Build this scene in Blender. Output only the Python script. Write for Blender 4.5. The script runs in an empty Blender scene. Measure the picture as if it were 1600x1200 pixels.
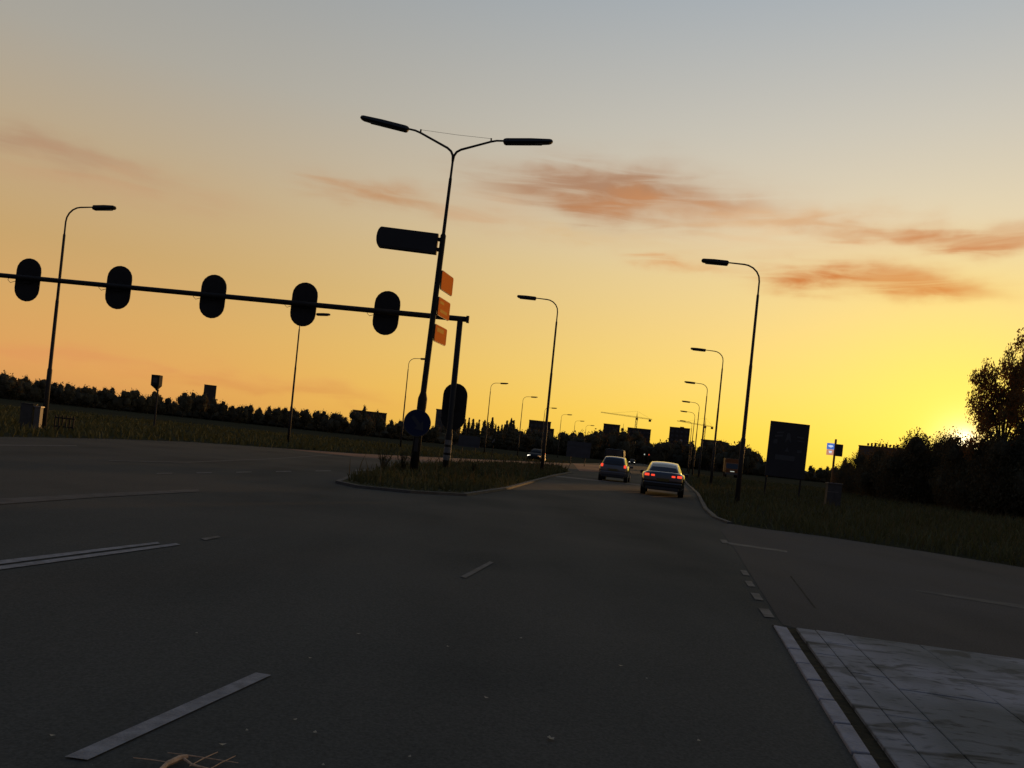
import bpy, bmesh, math, random
import numpy as np
from mathutils import Vector, Matrix

random.seed(7)
R = math.radians
SC = bpy.context.scene
COL = SC.collection

# ------------------------------------------------------------------ camera
F, CX, CY, W = 1250.0, 800.0, 698.0, 1600.0      # focal length and level axis, in photo pixels
ROLL = R(5.9)
H = 1.42                                          # eye height above the road
cr, sr = math.cos(ROLL), math.sin(ROLL)
cam = bpy.data.cameras.new('camera')
cam.sensor_width = 36.0
cam.lens = 36.0 * F / W
cam.shift_y = (CY - 600.0) / W
cam.clip_start, cam.clip_end = 0.1, 9000.0
camo = bpy.data.objects.new('camera', cam)
COL.objects.link(camo)
camo.matrix_world = Matrix(((cr, -sr, 0, 0), (0, 0, -1, 0), (sr, cr, 0, H), (0, 0, 0, 1)))
SC.camera = camo


def ray(px, py):
    dx, dy = px - CX, py - CY
    return (dx * cr + dy * sr) / F, (-dx * sr + dy * cr) / F     # sideways, down, per metre of depth


def G(px, py, z=0.0):                             # pixel -> point on the ground
    x, d = ray(px, py)
    t = (H - z) / d
    return Vector((x * t, t, z))


def P(px, py, Z):                                 # pixel at a known depth
    x, d = ray(px, py)
    return Vector((x * Z, Z, H - d * Z))


ROAD = R(11.4)                                    # the road runs this far right of straight ahead
DV = Vector((math.sin(ROAD), math.cos(ROAD), 0))
NV = Vector((math.cos(ROAD), -math.sin(ROAD), 0))

# ------------------------------------------------------------------ sky and sun
sx, sd = ray(1505, 692)
SUN = Vector((sx, 1, -sd)).normalized()
SUN_EL = math.asin(SUN.z)
SUN_AZ = math.atan2(SUN.x, SUN.y)


def lin(c):
    return tuple(((v / 255) / 12.92 if v / 255 <= 0.04045 else ((v / 255 + 0.055) / 1.055) ** 2.4) for v in c) + (1.0,)


world = bpy.data.worlds.new('World')
SC.world = world
world.use_nodes = True
wt = world.node_tree
wt.nodes.clear()


def wm(op, a, b=None, c=None, clamp=False):
    n = wt.nodes.new('ShaderNodeMath')
    n.operation = op
    n.use_clamp = clamp
    for i, v in enumerate((a, b, c)):
        if v is None:
            continue
        if isinstance(v, (int, float)):
            n.inputs[i].default_value = v
        else:
            wt.links.new(v, n.inputs[i])
    return n.outputs[0]


def wmix(f, a, b, mode='MIX'):
    n = wt.nodes.new('ShaderNodeMix')
    n.data_type = 'RGBA'
    n.blend_type = mode
    for i, v in ((0, f), (6, a), (7, b)):
        if isinstance(v, (int, float)):
            n.inputs[i].default_value = v
        elif isinstance(v, tuple):
            n.inputs[i].default_value = v
        else:
            wt.links.new(v, n.inputs[i])
    return n.outputs[2]


def wramp(fac, stops):
    n = wt.nodes.new('ShaderNodeValToRGB')
    e = n.color_ramp.elements
    e[0].position, e[0].color = stops[0][0], lin(stops[0][1])
    e[1].position, e[1].color = stops[-1][0], lin(stops[-1][1])
    for p, c in stops[1:-1]:
        k = e.new(p)
        k.color = lin(c)
    wt.links.new(fac, n.inputs[0])
    return n.outputs[0]


tc = wt.nodes.new('ShaderNodeTexCoord')
sep = wt.nodes.new('ShaderNodeSeparateXYZ')
wt.links.new(tc.outputs['Generated'], sep.inputs[0])
dx_, dy_, dz_ = sep.outputs
az = wm('ARCTAN2', dx_, dy_)
el = wm('ARCSINE', dz_)
zup = wm('MAXIMUM', dz_, 0.0)
dotn = wt.nodes.new('ShaderNodeVectorMath')
dotn.operation = 'DOT_PRODUCT'
wt.links.new(tc.outputs['Generated'], dotn.inputs[0])
dotn.inputs[1].default_value = SUN
ang = wm('MULTIPLY', wm('ARCCOSINE', wm('MINIMUM', dotn.outputs['Value'], 0.999999)), 57.29578)

ZEN = (70, 86, 116)
rampA = wramp(zup, [(0, (255, 211, 62)), (.05, (252, 214, 84)), (.1, (248, 214, 110)), (.16, (243, 211, 130)), (.22, (235, 209, 148)),
                    (.29, (222, 207, 178)), (.38, (204, 199, 186)), (.5, (175, 183, 189)), (.7, (112, 126, 148)), (1, ZEN)])
rampB = wramp(zup, [(0, (216, 150, 84)), (.04, (225, 163, 92)), (.1, (216, 166, 98)), (.17, (201, 164, 108)), (.26, (190, 167, 132)),
                    (.37, (170, 165, 154)), (.5, (150, 156, 160)), (.7, (100, 113, 136)), (1, ZEN)])
rampC = wramp(zup, [(0, (84, 74, 80)), (.15, (92, 84, 92)), (.35, (86, 92, 108)), (.7, (76, 90, 116)), (1, ZEN)])


def sstep(v, a, b):
    n = wt.nodes.new('ShaderNodeMapRange')
    n.interpolation_type = 'SMOOTHSTEP'
    n.inputs[1].default_value, n.inputs[2].default_value = a, b
    n.inputs[3].default_value, n.inputs[4].default_value = 0, 1
    wt.links.new(v, n.inputs[0])
    return n.outputs[0]


sky = wmix(sstep(ang, 8, 62), rampA, rampB)
sky = wmix(sstep(ang, 55, 135), sky, rampC)
glow = wm('EXPONENT', wm('MULTIPLY', wm('POWER', wm('DIVIDE', ang, 6.6), 1.4), -1.0))
sky = wmix(wm('MULTIPLY', glow, .96), sky, (1.0, .85, .10, 1))
core = wm('EXPONENT', wm('MULTIPLY', wm('POWER', wm('DIVIDE', ang, 1.35), 1.5), -1.0))
sky = wmix(core, sky, (1.5, 1.15, .5, 1))
spot = wm('EXPONENT', wm('MULTIPLY', wm('POWER', wm('DIVIDE', ang, .6), 2.0), -1.0))
sky = wmix(spot, sky, (4.0, 3.3, 1.9, 1))

# thin evening clouds, each at its own bearing and height
cmb = wt.nodes.new('ShaderNodeCombineXYZ')
wt.links.new(wm('MULTIPLY', az, 3.2), cmb.inputs[0])
wt.links.new(wm('MULTIPLY', el, 26.0), cmb.inputs[1])
nz = wt.nodes.new('ShaderNodeTexNoise')
nz.inputs['Scale'].default_value = 2.6
nz.inputs['Detail'].default_value = 6
nz.inputs['Roughness'].default_value = .5
nz.inputs['Distortion'].default_value = .7
wt.links.new(cmb.outputs[0], nz.inputs['Vector'])
nfac = nz.outputs['Fac']
cmb2 = wt.nodes.new('ShaderNodeCombineXYZ')
wt.links.new(wm('MULTIPLY', az, 5.0), cmb2.inputs[0])
wt.links.new(wm('MULTIPLY', el, 9.0), cmb2.inputs[1])
nz2 = wt.nodes.new('ShaderNodeTexNoise')
nz2.inputs['Scale'].default_value = 2.2
nz2.inputs['Detail'].default_value = 4
wt.links.new(cmb2.outputs[0], nz2.inputs['Vector'])
elw = wm('ADD', el, wm('MULTIPLY', wm('SUBTRACT', nz2.outputs['Fac'], .5), .055))
azw = wm('ADD', az, wm('MULTIPLY', wm('SUBTRACT', nfac, .5), .09))
streak = wm('ADD', .42, wm('MULTIPLY', sstep(nfac, .34, .66), .75))
for (px, py, hw, hh, col, op, tilt) in (
        (955, 305, 155, 32, (174, 128, 94), 1.0, .00), (1040, 322, 140, 16, (190, 130, 86), .9, .03), (1240, 346, 190, 14, (206, 164, 120), .55, -.01),
        (930, 284, 110, 14, (172, 132, 104), .8, .0), (1180, 338, 110, 11, (216, 172, 130), .5, .0),
        (600, 306, 100, 16, (190, 138, 94), .7, -.03), (765, 335, 60, 22, (206, 158, 116), .4, .0),
        (1440, 362, 175, 11, (192, 122, 74), .95, -.03), (1545, 378, 90, 12, (196, 124, 76), .85, -.02),
        (1345, 434, 130, 17, (198, 112, 50), 1.0, -.045), (1440, 452, 100, 13, (206, 124, 56), .95, -.03),
        (1062, 411, 60, 7, (214, 142, 80), .75, -.02), (960, 378, 120, 11, (216, 176, 122), .45, -.03),
        (1250, 372, 200, 26, (226, 186, 140), .4, .0), (80, 238, 150, 15, (164, 126, 102), .48, -.02), (200, 285, 180, 26, (196, 150, 112), .4, 0),
        (120, 560, 420, 11, (222, 150, 92), .5, .0), (420, 606, 170, 9, (216, 148, 80), .55, -.015)):
    x, d = ray(px, py)
    a0, e0 = math.atan2(x, 1), math.atan2(-d, math.hypot(x, 1))
    k = math.cos(a0) ** 2
    du = wm('SUBTRACT', azw, a0)
    dv = wm('SUBTRACT', wm('SUBTRACT', elw, e0), wm('MULTIPLY', du, tilt))
    du = wm('DIVIDE', du, hw / F * k)
    dv = wm('DIVIDE', dv, hh / F * math.cos(a0))
    m = wm('EXPONENT', wm('MULTIPLY', wm('ADD', wm('POWER', wm('ABSOLUTE', du), 2.6), wm('MULTIPLY', dv, dv)), -.8))
    m = wm('MULTIPLY', wm('MULTIPLY', m, streak), op, clamp=True)
    sky = wmix(m, sky, lin(col))

nish = wt.nodes.new('ShaderNodeTexSky')
nish.sky_type = 'NISHITA'
nish.sun_disc = False
nish.sun_elevation = SUN_EL
nish.sun_rotation = SUN_AZ
nish.dust_density = 3.0
sky = wmix(.006, sky, nish.outputs[0], 'ADD')
bg = wt.nodes.new('ShaderNodeBackground')
bg.inputs[1].default_value = 1.0
world.cycles.sampling_method = 'MANUAL'
world.cycles.sample_map_resolution = 512
wt.links.new(sky, bg.inputs[0])
wo = wt.nodes.new('ShaderNodeOutputWorld')
wt.links.new(bg.outputs[0], wo.inputs[0])

sl = bpy.data.lights.new('sun', 'SUN')
sl.energy = 1.5
sl.angle = R(.5)
sl.color = (1.0, .50, .16)
slo = bpy.data.objects.new('sun', sl)
COL.objects.link(slo)
slo.rotation_euler = (-SUN).to_track_quat('-Z', 'Y').to_euler()

vs = SC.view_settings
SC.display_settings.display_device = 'sRGB'
vs.view_transform, vs.look, vs.exposure, vs.gamma = 'Standard', 'None', 0.0, 1.0
vs.use_curve_mapping = False
SC.cycles.use_denoising = True
SC.cycles.max_bounces = 4
SC.cycles.transparent_max_bounces = 16

# ------------------------------------------------------------------ materials
MATS = {}


def mat(name, col, rough=.6, spec=.4, metal=0.0, noise=None, bump=None, emit=None, trans=None, col2=None, coat=0):
    """procedural material: noise=(scale, amount) mottles col towards col2, bump=(scale, strength)"""
    m = bpy.data.materials.new(name)
    m.use_nodes = True
    nt = m.node_tree
    b = nt.nodes['Principled BSDF']
    b.inputs['Base Color'].default_value = (*col, 1)
    b.inputs['Roughness'].default_value = rough
    b.inputs['Specular IOR Level'].default_value = spec
    b.inputs['Metallic'].default_value = metal
    b.inputs['Coat Weight'].default_value = coat
    tco = nt.nodes.new('ShaderNodeTexCoord')
    if noise:
        n = nt.nodes.new('ShaderNodeTexNoise')
        n.inputs['Scale'].default_value = noise[0]
        n.inputs['Detail'].default_value = 7
        n.inputs['Roughness'].default_value = .6
        nt.links.new(tco.outputs['Object'], n.inputs['Vector'])
        rp = nt.nodes.new('ShaderNodeValToRGB')
        c2 = col2 or tuple(v * (1 - noise[1]) for v in col)
        rp.color_ramp.elements[0].position, rp.color_ramp.elements[0].color = .35, (*c2, 1)
        rp.color_ramp.elements[1].position, rp.color_ramp.elements[1].color = .65, (*col, 1)
        nt.links.new(n.outputs['Fac'], rp.inputs[0])
        nt.links.new(rp.outputs[0], b.inputs['Base Color'])
    if bump:
        n = nt.nodes.new('ShaderNodeTexNoise')
        n.inputs['Scale'].default_value = bump[0]
        n.inputs['Detail'].default_value = 5
        nt.links.new(tco.outputs['Object'], n.inputs['Vector'])
        bp = nt.nodes.new('ShaderNodeBump')
        bp.inputs['Strength'].default_value = bump[1]
        bp.inputs['Distance'].default_value = .02
        nt.links.new(n.outputs['Fac'], bp.inputs['Height'])
        nt.links.new(bp.outputs[0], b.inputs['Normal'])
    if emit:
        b.inputs['Emission Color'].default_value = (*emit[0], 1)
        b.inputs['Emission Strength'].default_value = emit[1]
    if trans:
        t = nt.nodes.new('ShaderNodeBsdfTranslucent')
        t.inputs[0].default_value = (*trans[0], 1)
        mx = nt.nodes.new('ShaderNodeMixShader')
        mx.inputs[0].default_value = trans[1]
        nt.links.new(b.outputs[0], mx.inputs[1])
        nt.links.new(t.outputs[0], mx.inputs[2])
        nt.links.new(mx.outputs[0], nt.nodes['Material Output'].inputs[0])
    MATS[name] = m
    return m


def asphalt(name, base, dark, tint):
    m = bpy.data.materials.new(name)
    m.use_nodes = True
    nt = m.node_tree
    b = nt.nodes['Principled BSDF']
    b.inputs['Roughness'].default_value = 1.0
    b.inputs['Specular IOR Level'].default_value = .04
    t = nt.nodes.new('ShaderNodeTexCoord')
    mp = nt.nodes.new('ShaderNodeMapping')
    mp.inputs['Rotation'].default_value = (0, 0, ROAD)
    mp.inputs['Scale'].default_value = (1, .16, 1)          # wear runs along the road
    nt.links.new(t.outputs['Object'], mp.inputs[0])

    def nn(vec, s, d=6):
        n = nt.nodes.new('ShaderNodeTexNoise')
        n.inputs['Scale'].default_value = s
        n.inputs['Detail'].default_value = d
        nt.links.new(vec, n.inputs['Vector'])
        return n.outputs['Fac']

    def mx(f, a, c, mode='MIX'):
        n = nt.nodes.new('ShaderNodeMix')
        n.data_type = 'RGBA'
        n.blend_type = mode
        for i, v in ((0, f), (6, a), (7, c)):
            if isinstance(v, float):
                n.inputs[i].default_value = v
            elif isinstance(v, tuple):
                n.inputs[i].default_value = (*v, 1)
            else:
                nt.links.new(v, n.inputs[i])
        return n.outputs[2]

    def rmp(f, a, c):
        n = nt.nodes.new('ShaderNodeMapRange')
        n.inputs[1].default_value, n.inputs[2].default_value = a, c
        nt.links.new(f, n.inputs[0])
        return n.outputs[0]

    c = mx(rmp(nn(mp.outputs[0], .55), .35, .65), dark, base)
    c = mx(rmp(nn(t.outputs['Object'], .22, 4), .42, .62), c, tint)
    grain = nn(t.outputs['Object'], 60, 3)
    c = mx(.4, c, mx(rmp(grain, .3, .7), (.42, .42, .42), (1.42, 1.42, 1.42)), 'MULTIPLY')
    specks = rmp(nn(t.outputs['Object'], 140, 2), .70, .78)
    c = mx(specks, c, tuple(v * 2.0 for v in base))
    nt.links.new(c, b.inputs['Base Color'])
    bp = nt.nodes.new('ShaderNodeBump')
    bp.inputs['Strength'].default_value = .3
    bp.inputs['Distance'].default_value = .006
    nt.links.new(grain, bp.inputs['Height'])
    nt.links.new(bp.outputs[0], b.inputs['Normal'])
    MATS[name] = m
    return m


asphalt('asphalt', (.079, .078, .066), (.052, .053, .046), (.086, .082, .068))
asphalt('asphalt_side', (.096, .086, .072), (.07, .064, .056), (.088, .082, .074))
mat('paint', (.25, .25, .25), .8, .2, noise=(9, .45), bump=(70, .3))
mat('paint_faint', (.098, .095, .087), .9, .1, noise=(4, .3))
mat('paint_worn', (.125, .12, .11), .85, .2, noise=(5, .45))
mat('asphalt_sheen', (.20, .095, .065), .9, .15, noise=(.8, .35))  # pinkish sheen of low sun and sky, put into the asphalt colour
mat('field', (.05, .048, .028), 1, 0, noise=(.09, .5), col2=(.034, .032, .019))
mat('median_soil', (.045, .045, .022), .95, .05, noise=(1.5, .4), bump=(9, 1))
mat('grass', (.105, .108, .056), .9, .04, noise=(.6, .5), trans=((.06, .06, .018), .25))
mat('grass_dry', (.11, .098, .055), .9, .04, noise=(.6, .4), trans=((.08, .06, .02), .25))
mat('kerb', (.085, .083, .076), .85, .2, noise=(3, .4), bump=(30, .4))
mat('kerb_white', (.255, .258, .285), .8, .25, noise=(6, .35), bump=(40, .4))
mat('tar', (.052, .048, .04), .95, .05, noise=(6, .4))
mat('gutter', (.045, .04, .026), .95, .05, noise=(5, .5), bump=(14, 1))
mat('pole_dark', (.018, .018, .018), .7, .2, noise=(3, .3))
mat('pole_steel', (.035, .032, .031), .65, .25, 0, noise=(2, .3))
mat('pole_base', (.15, .145, .14), .6, .4, noise=(4, .4))
mat('black', (.012, .012, .012), .55, .3)
mat('black_matt', (.02, .02, .021), .8, .2, noise=(4, .3))
mat('white_band', (.14, .14, .135), .7, .3, noise=(8, .4))
mat('sign_blue', (.007, .013, .045), .6, .2)
mat('sign_white', (.026, .03, .045), .6, .3)
mat('sign_grey', (.05, .053, .06), .6, .3, noise=(1.5, .25))
mat('board', (.028, .03, .034), .75, .2, noise=(1, .2))
mat('board_mark', (.05, .054, .06), .75, .2)
mat('sign_sunset', (.95, .27, .045), 1, .0)  # sunset light on the panel faces, carried by the base colour
mat('sign_yellow', (.95, .52, .10), 1, .0)
mat('sign_edge', (.10, .045, .02), .5, .3)
mat('lens', (.10, .10, .09), .25, .5)
mat('brick_far', (.055, .048, .044), .9, .1, noise=(.2, .3))
mat('concrete_far', (.10, .09, .08), .9, .1, noise=(.15, .25))
mat('glass_far', (.03, .035, .04), .25, .5)
mat('crane', (.16, .085, .02), .6, .3)
mat('bark', (.05, .04, .03), .95, .1, noise=(3, .5), bump=(8, .8))
mat('leaf', (.085, .085, .045), .7, .1, trans=((.30, .11, .015), .4))
mat('leaf_far', (.06, .057, .035), .8, .1, trans=((.10, .06, .02), .25))
mat('leaf_core', (.065, .06, .04), .95, .02)
mat('paint_black', (.008, .008, .009), .15, .5, coat=1)
mat('paint_silver', (.07, .07, .075), .2, .5, .2, coat=1)
mat('paint_navy', (.008, .009, .011), .6, .2)
mat('paint_orange', (.17, .06, .012), .5, .35)
mat('car_glass', (.012, .013, .014), .08, .5)
mat('rubber', (.014, .014, .014), .85, .2)
mat('rim', (.18, .18, .185), .35, .5, .6)
mat('trim', (.02, .02, .02), .5, .4)
mat('tail_lit', (.5, .02, .01), .3, .4, emit=((1, .07, .03), 1.1))
mat('tail_dim', (.3, .015, .01), .3, .4, emit=((1, .05, .03), .35))
mat('head_lit', (.8, .8, .8), .3, .4, emit=((1, .93, .75), 3.0))
mat('head_dim', (.6, .4, .2), .3, .4, emit=((1, .5, .2), .5))
mat('plate', (.09, .07, .015), .6, .3)
mat('lamp_red', (.4, .02, .01), .4, .3, emit=((1, .12, .05), .5))
mat('lamp_white', (.5, .5, .5), .4, .3, emit=((.9, 1, .85), .45))
mat('panel_blue', (.10, .2, .6), .4, .3, emit=((.12, .28, .85), .55))
mat('panel_white', (.8, .8, .8), .4, .3, emit=((.75, .85, 1), .75))
mat('panel_pink', (.8, .4, .3), .4, .3, emit=((.95, .42, .26), .5))
mat('cabinet', (.05, .05, .047), .6, .3, noise=(4, .3))
mat('cabinet_pale', (.10, .092, .084), .5, .4, noise=(4, .3))
mat('twig', (.55, .36, .22), .8, .2, noise=(40, .4))
mat('flake', (.30, .26, .18), .8, .2)
mat('window_lit', (.25, .24, .22), .2, .5)

# concrete of the paved island: pale, mossy and stained
mc = bpy.data.materials.new('slab')
mc.use_nodes = True
_nt = mc.node_tree
_b = _nt.nodes['Principled BSDF']
_b.inputs['Roughness'].default_value = .88
_b.inputs['Specular IOR Level'].default_value = .2
_t = _nt.nodes.new('ShaderNodeTexCoord')


def _noise(scale, detail, stretch=(1, 1, 1), rz=0, dist=0):
    mp = _nt.nodes.new('ShaderNodeMapping')
    mp.inputs['Scale'].default_value = stretch
    mp.inputs['Rotation'].default_value = (0, 0, rz)
    _nt.links.new(_t.outputs['Object'], mp.inputs[0])
    n = _nt.nodes.new('ShaderNodeTexNoise')
    n.inputs['Scale'].default_value = scale
    n.inputs['Detail'].default_value = detail
    n.inputs['Distortion'].default_value = dist
    _nt.links.new(mp.outputs[0], n.inputs['Vector'])
    return n.outputs['Fac']


def _ramp(f, stops):
    rp = _nt.nodes.new('ShaderNodeValToRGB')
    e = rp.color_ramp.elements
    e[0].position, e[0].color = stops[0][0], (*stops[0][1], 1)
    e[1].position, e[1].color = stops[-1][0], (*stops[-1][1], 1)
    _nt.links.new(f, rp.inputs[0])
    return rp.outputs[0]


def _mul(a, b, f=1.0):
    n = _nt.nodes.new('ShaderNodeMix')
    n.data_type = 'RGBA'
    n.blend_type = 'MULTIPLY'
    n.inputs[0].default_value = f
    _nt.links.new(a, n.inputs[6])
    _nt.links.new(b, n.inputs[7])
    return n.outputs[2]


_c = _ramp(_noise(1.4, 6), [(.3, (.185, .19, .195)), (.68, (.265, .267, .285))])
_c = _mul(_c, _ramp(_noise(.9, 9, (.5, 2.6, 1), R(8), .5), [(.35, (.14, .15, .13)), (.415, (1, 1, 1))]), .9)
_c = _mul(_c, _ramp(_noise(.8, 3), [(.42, (.55, .58, .55)), (.6, (1, 1, 1))]), 1.0)
_c = _mul(_c, _ramp(_noise(3.2, 7, (.8, 1.3, 1), 0, .8), [(.36, (.28, .3, .27)), (.46, (1, 1, 1))]), .75)
_c = _mul(_c, _ramp(_noise(14, 6, (.6, 1.5, 1)), [(.3, (.3, .31, .28)), (.42, (1, 1, 1))]), .8)
_nt.links.new(_c, _b.inputs['Base Color'])
_bp = _nt.nodes.new('ShaderNodeBump')
_bp.inputs['Strength'].default_value = .4
_bp.inputs['Distance'].default_value = .01
_nt.links.new(_noise(35, 5), _bp.inputs['Height'])
_nt.links.new(_bp.outputs[0], _b.inputs['Normal'])
MATS['slab'] = mc


# ------------------------------------------------------------------ mesh helpers
class MB:
    def __init__(s):
        s.v, s.f = [], []

    def add(s, vs_, fs):
        o = len(s.v)
        s.v += [tuple(v) for v in vs_]
        s.f += [tuple(i + o for i in f) for f in fs]
        return s

    def box(s, c, size, rz=0, rx=0, ry=0):
        m = Matrix.Rotation(rz, 3, 'Z') @ Matrix.Rotation(rx, 3, 'X') @ Matrix.Rotation(ry, 3, 'Y')
        c = Vector(c)
        vs_ = [c + m @ Vector((a * size[0] / 2, b * size[1] / 2, d * size[2] / 2)) for d in (-1, 1) for b in (-1, 1) for a in (-1, 1)]
        return s.add(vs_, [(0, 2, 3, 1), (4, 5, 7, 6), (0, 1, 5, 4), (2, 6, 7, 3), (0, 4, 6, 2), (1, 3, 7, 5)])

    def tube(s, pts, rad, n=8, cap=True):
        pts = [Vector(p) for p in pts]
        if isinstance(rad, (int, float)):
            rad = [rad] * len(pts)
        rings = []
        ref = None
        for i, p in enumerate(pts):
            t = (pts[min(i + 1, len(pts) - 1)] - pts[max(i - 1, 0)]).normalized()
            if ref is None or abs(ref.dot(t)) > .95:
                ref = Vector((1, 0, 0)) if abs(t.x) < .8 else Vector((0, 1, 0))
            u = (ref - t * ref.dot(t)).normalized()
            w = t.cross(u)
            ref = u
            rings.append([p + (u * math.cos(2 * math.pi * k / n) + w * math.sin(2 * math.pi * k / n)) * rad[i] for k in range(n)])
        return s.loft(rings, cap)

    def loft(s, rings, cap=True):
        n = len(rings[0])
        vs_ = [v for r in rings for v in r]
        fs = [(i * n + k, i * n + (k + 1) % n, (i + 1) * n + (k + 1) % n, (i + 1) * n + k) for i in range(len(rings) - 1) for k in range(n)]
        if cap:
            fs.append(tuple(reversed(range(n))))
            fs.append(tuple(range((len(rings) - 1) * n, len(rings) * n)))
        return s.add(vs_, fs)

    def prism(s, outline, y0, y1):                # outline in (x, z), extruded along y
        return s.loft([[(x, y0, z) for x, z in outline], [(x, y1, z) for x, z in outline]])

    def slab(s, outline, z0, z1):                 # outline in (x, y)
        return s.loft([[(p[0], p[1], z0) for p in outline], [(p[0], p[1], z1) for p in outline]])

    def build(s, name, m, parent=None, smooth=False, bevel=0):
        me = bpy.data.meshes.new(name)
        me.from_pydata(s.v, [], s.f)
        bm = bmesh.new()
        bm.from_mesh(me)
        bmesh.ops.recalc_face_normals(bm, faces=bm.faces)
        if bevel:
            bmesh.ops.bevel(bm, geom=[e for e in bm.edges if e.is_manifold and e.calc_face_angle(0) > .6], offset=bevel, segments=2, profile=.5, affect='EDGES')
        bm.to_mesh(me)
        bm.free()
        if smooth:
            me.shade_smooth()
        return link(name, me, m, parent)


def link(name, me, m, parent=None):
    if not me.materials:
        me.materials.append(MATS[m])
    o = bpy.data.objects.new(name, me)
    COL.objects.link(o)
    o.parent = parent
    return o


def tag(o, label=None, cat=None, group=None, kind=None):
    for k, v in (('label', label), ('category', cat), ('group', group), ('kind', kind)):
        if v:
            o[k] = v
    return o


def empty(name, loc, rz=0, label=None, cat=None, group=None, ry=0):
    o = bpy.data.objects.new(name, None)
    COL.objects.link(o)
    o.location = loc
    o.rotation_euler = (0, ry, rz)
    return tag(o, label, cat, group)


def copy_tree(o, parent=None):
    c = o.copy()
    COL.objects.link(c)
    c.parent = parent
    for ch in list(o.children):
        copy_tree(ch, c)
    return c


def flat(outline, z, name, m, parent=None):       # one sheet lying on the ground
    me = bpy.data.meshes.new(name)
    pts = [Vector((p[0], p[1], z)) for p in outline]
    bm = bmesh.new()
    f = bm.faces.new([bm.verts.new(p) for p in pts])
    bmesh.ops.recalc_face_normals(bm, faces=[f])
    if f.normal.z < 0:
        f.normal_flip()
    bmesh.ops.triangulate(bm, faces=bm.faces)
    bm.to_mesh(me)
    bm.free()
    return link(name, me, m, parent)


def stadium(w, h, n=10):
    r = w / 2
    o = [(r * math.cos(a), h / 2 - r + r * math.sin(a)) for a in [math.pi * k / n for k in range(n + 1)]]
    return o + [(-x, -z) for x, z in o]


def circle(r, n=24, cx=0, cz=0):
    return [(cx + r * math.cos(2 * math.pi * k / n), cz + r * math.sin(2 * math.pi * k / n)) for k in range(n)]


def inside(p, poly):
    c = False
    j = len(poly) - 1
    for i in range(len(poly)):
        a, b = poly[i], poly[j]
        if (a[1] > p[1]) != (b[1] > p[1]) and p[0] < (b[0] - a[0]) * (p[1] - a[1]) / (b[1] - a[1]) + a[0]:
            c = not c
        j = i
    return c


# ------------------------------------------------------------------ the setting: ground and road
FAR = 3500
ground = flat([(-FAR, -300), (FAR, -300), (FAR, FAR), (-FAR, FAR)], 0, 'ground', 'field')
tag(ground, 'dark grassy field stretching away to the treeline', kind='structure')

e_r = [G(1102, 796), G(1090, 772), G(1073, 756)]
edgeR = [G(1600, 888) + Vector((30, -3.5, 0)), G(1600, 888), G(1440, 862), G(1280, 838), G(1190, 827), G(1140, 819), G(1117, 810)] + e_r + [e_r[-1] + DV * 60, e_r[-1] + DV * 420]
edgeL = [G(0, 683) + Vector((-16, -6, 0)), G(0, 683), G(170, 686), G(300, 691), G(400, 698), G(560, 709), G(700, 715.5), G(800, 720), G(890, 724)]
edgeL.append(edgeL[-1] + DV * 380)
road = flat([(45, -25), *[(p.x, p.y) for p in edgeR], *[(p.x, p.y) for p in reversed(edgeL)], (-40, -25)], .010, 'road', 'asphalt')
tag(road, 'dark worn asphalt junction and carriageway', kind='structure')

side = [G(1600, 888) + Vector((29, -3.4, 0)), G(1600, 888), G(1440, 862), G(1280, 838), G(1190, 827), G(1140, 819), G(1126, 830), G(1150, 862), G(1195, 935), G(1222, 978), G(1243, 984), G(1600, 1034), G(1600, 1034) + Vector((9, -1, 0)), (29, 4.6)]
sr_ = flat([(p[0], p[1]) for p in side], .014, 'side_road', 'asphalt_side')
tag(sr_, 'brownish asphalt of the side road joining from the right', kind='structure')

sheen_pts = [G(p[0], p[1]) for p in ((440, 701.5), (560, 709.5), (700, 716), (800, 720.5), (890, 724.5), (890, 727), (800, 726), (700, 724.5), (560, 714.5))]
tag(flat(sheen_pts, .016, 'sheen_strip', 'asphalt_sheen'), 'asphalt strip coloured like a pink sky reflection along the far side of the opposite carriageway', kind='structure')  # sky reflection on the far lane, painted as a reddish strip
tag(flat([G(895, 724), G(937, 727), G(940, 738), G(905, 736)], .016, 'sheen_patch', 'asphalt_sheen'), 'asphalt patch tinted like grazing sunlight at the end of the median', kind='structure')  # low sun on the carriageway, painted as a reddish sheet


def strip(a, b, w, name='lane_line', m='paint', z=.018, perp=None):
    a, b = Vector((a[0], a[1], 0)), Vector((b[0], b[1], 0))
    t = (b - a).normalized()
    n = perp.normalized() if perp else Vector((t.y, -t.x, 0))
    return flat([a - n * w / 2, a + n * w / 2, b + n * w / 2, b - n * w / 2], z, name, m, road)


def quad_px(pts, name, m, z=.018):
    return flat([G(*p, z) for p in pts], z, name, m, road)


quad_px([(101, 1182), (137, 1187), (424, 1054.5), (400, 1050.5)], 'lane_dash', 'paint')
quad_px([(719, 901), (728, 903), (771, 879), (765, 877)], 'lane_dash', 'paint_worn')
quad_px([(-60, 882.5), (-60, 889), (250, 849), (246, 846.5)], 'lane_line', 'paint')
quad_px([(-60, 892), (-60, 898), (282, 851), (275, 848.5)], 'lane_line', 'paint')
quad_px([(314, 841), (320, 844), (345, 839), (340, 837)], 'lane_dash', 'paint_worn')
quad_px([(-60, 782), (-60, 792), (150, 777), (312, 768), (310, 764), (150, 771)], 'worn_band', 'paint_faint')
quad_px([(170, 720.5), (290, 723), (430, 717.5), (520, 711), (519, 710), (430, 716), (290, 721.5), (170, 719.3)], 'lane_line', 'paint_faint')
quad_px([(-60, 694), (120, 696), (120, 697), (-60, 695.6)], 'lane_line', 'paint_worn')
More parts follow.
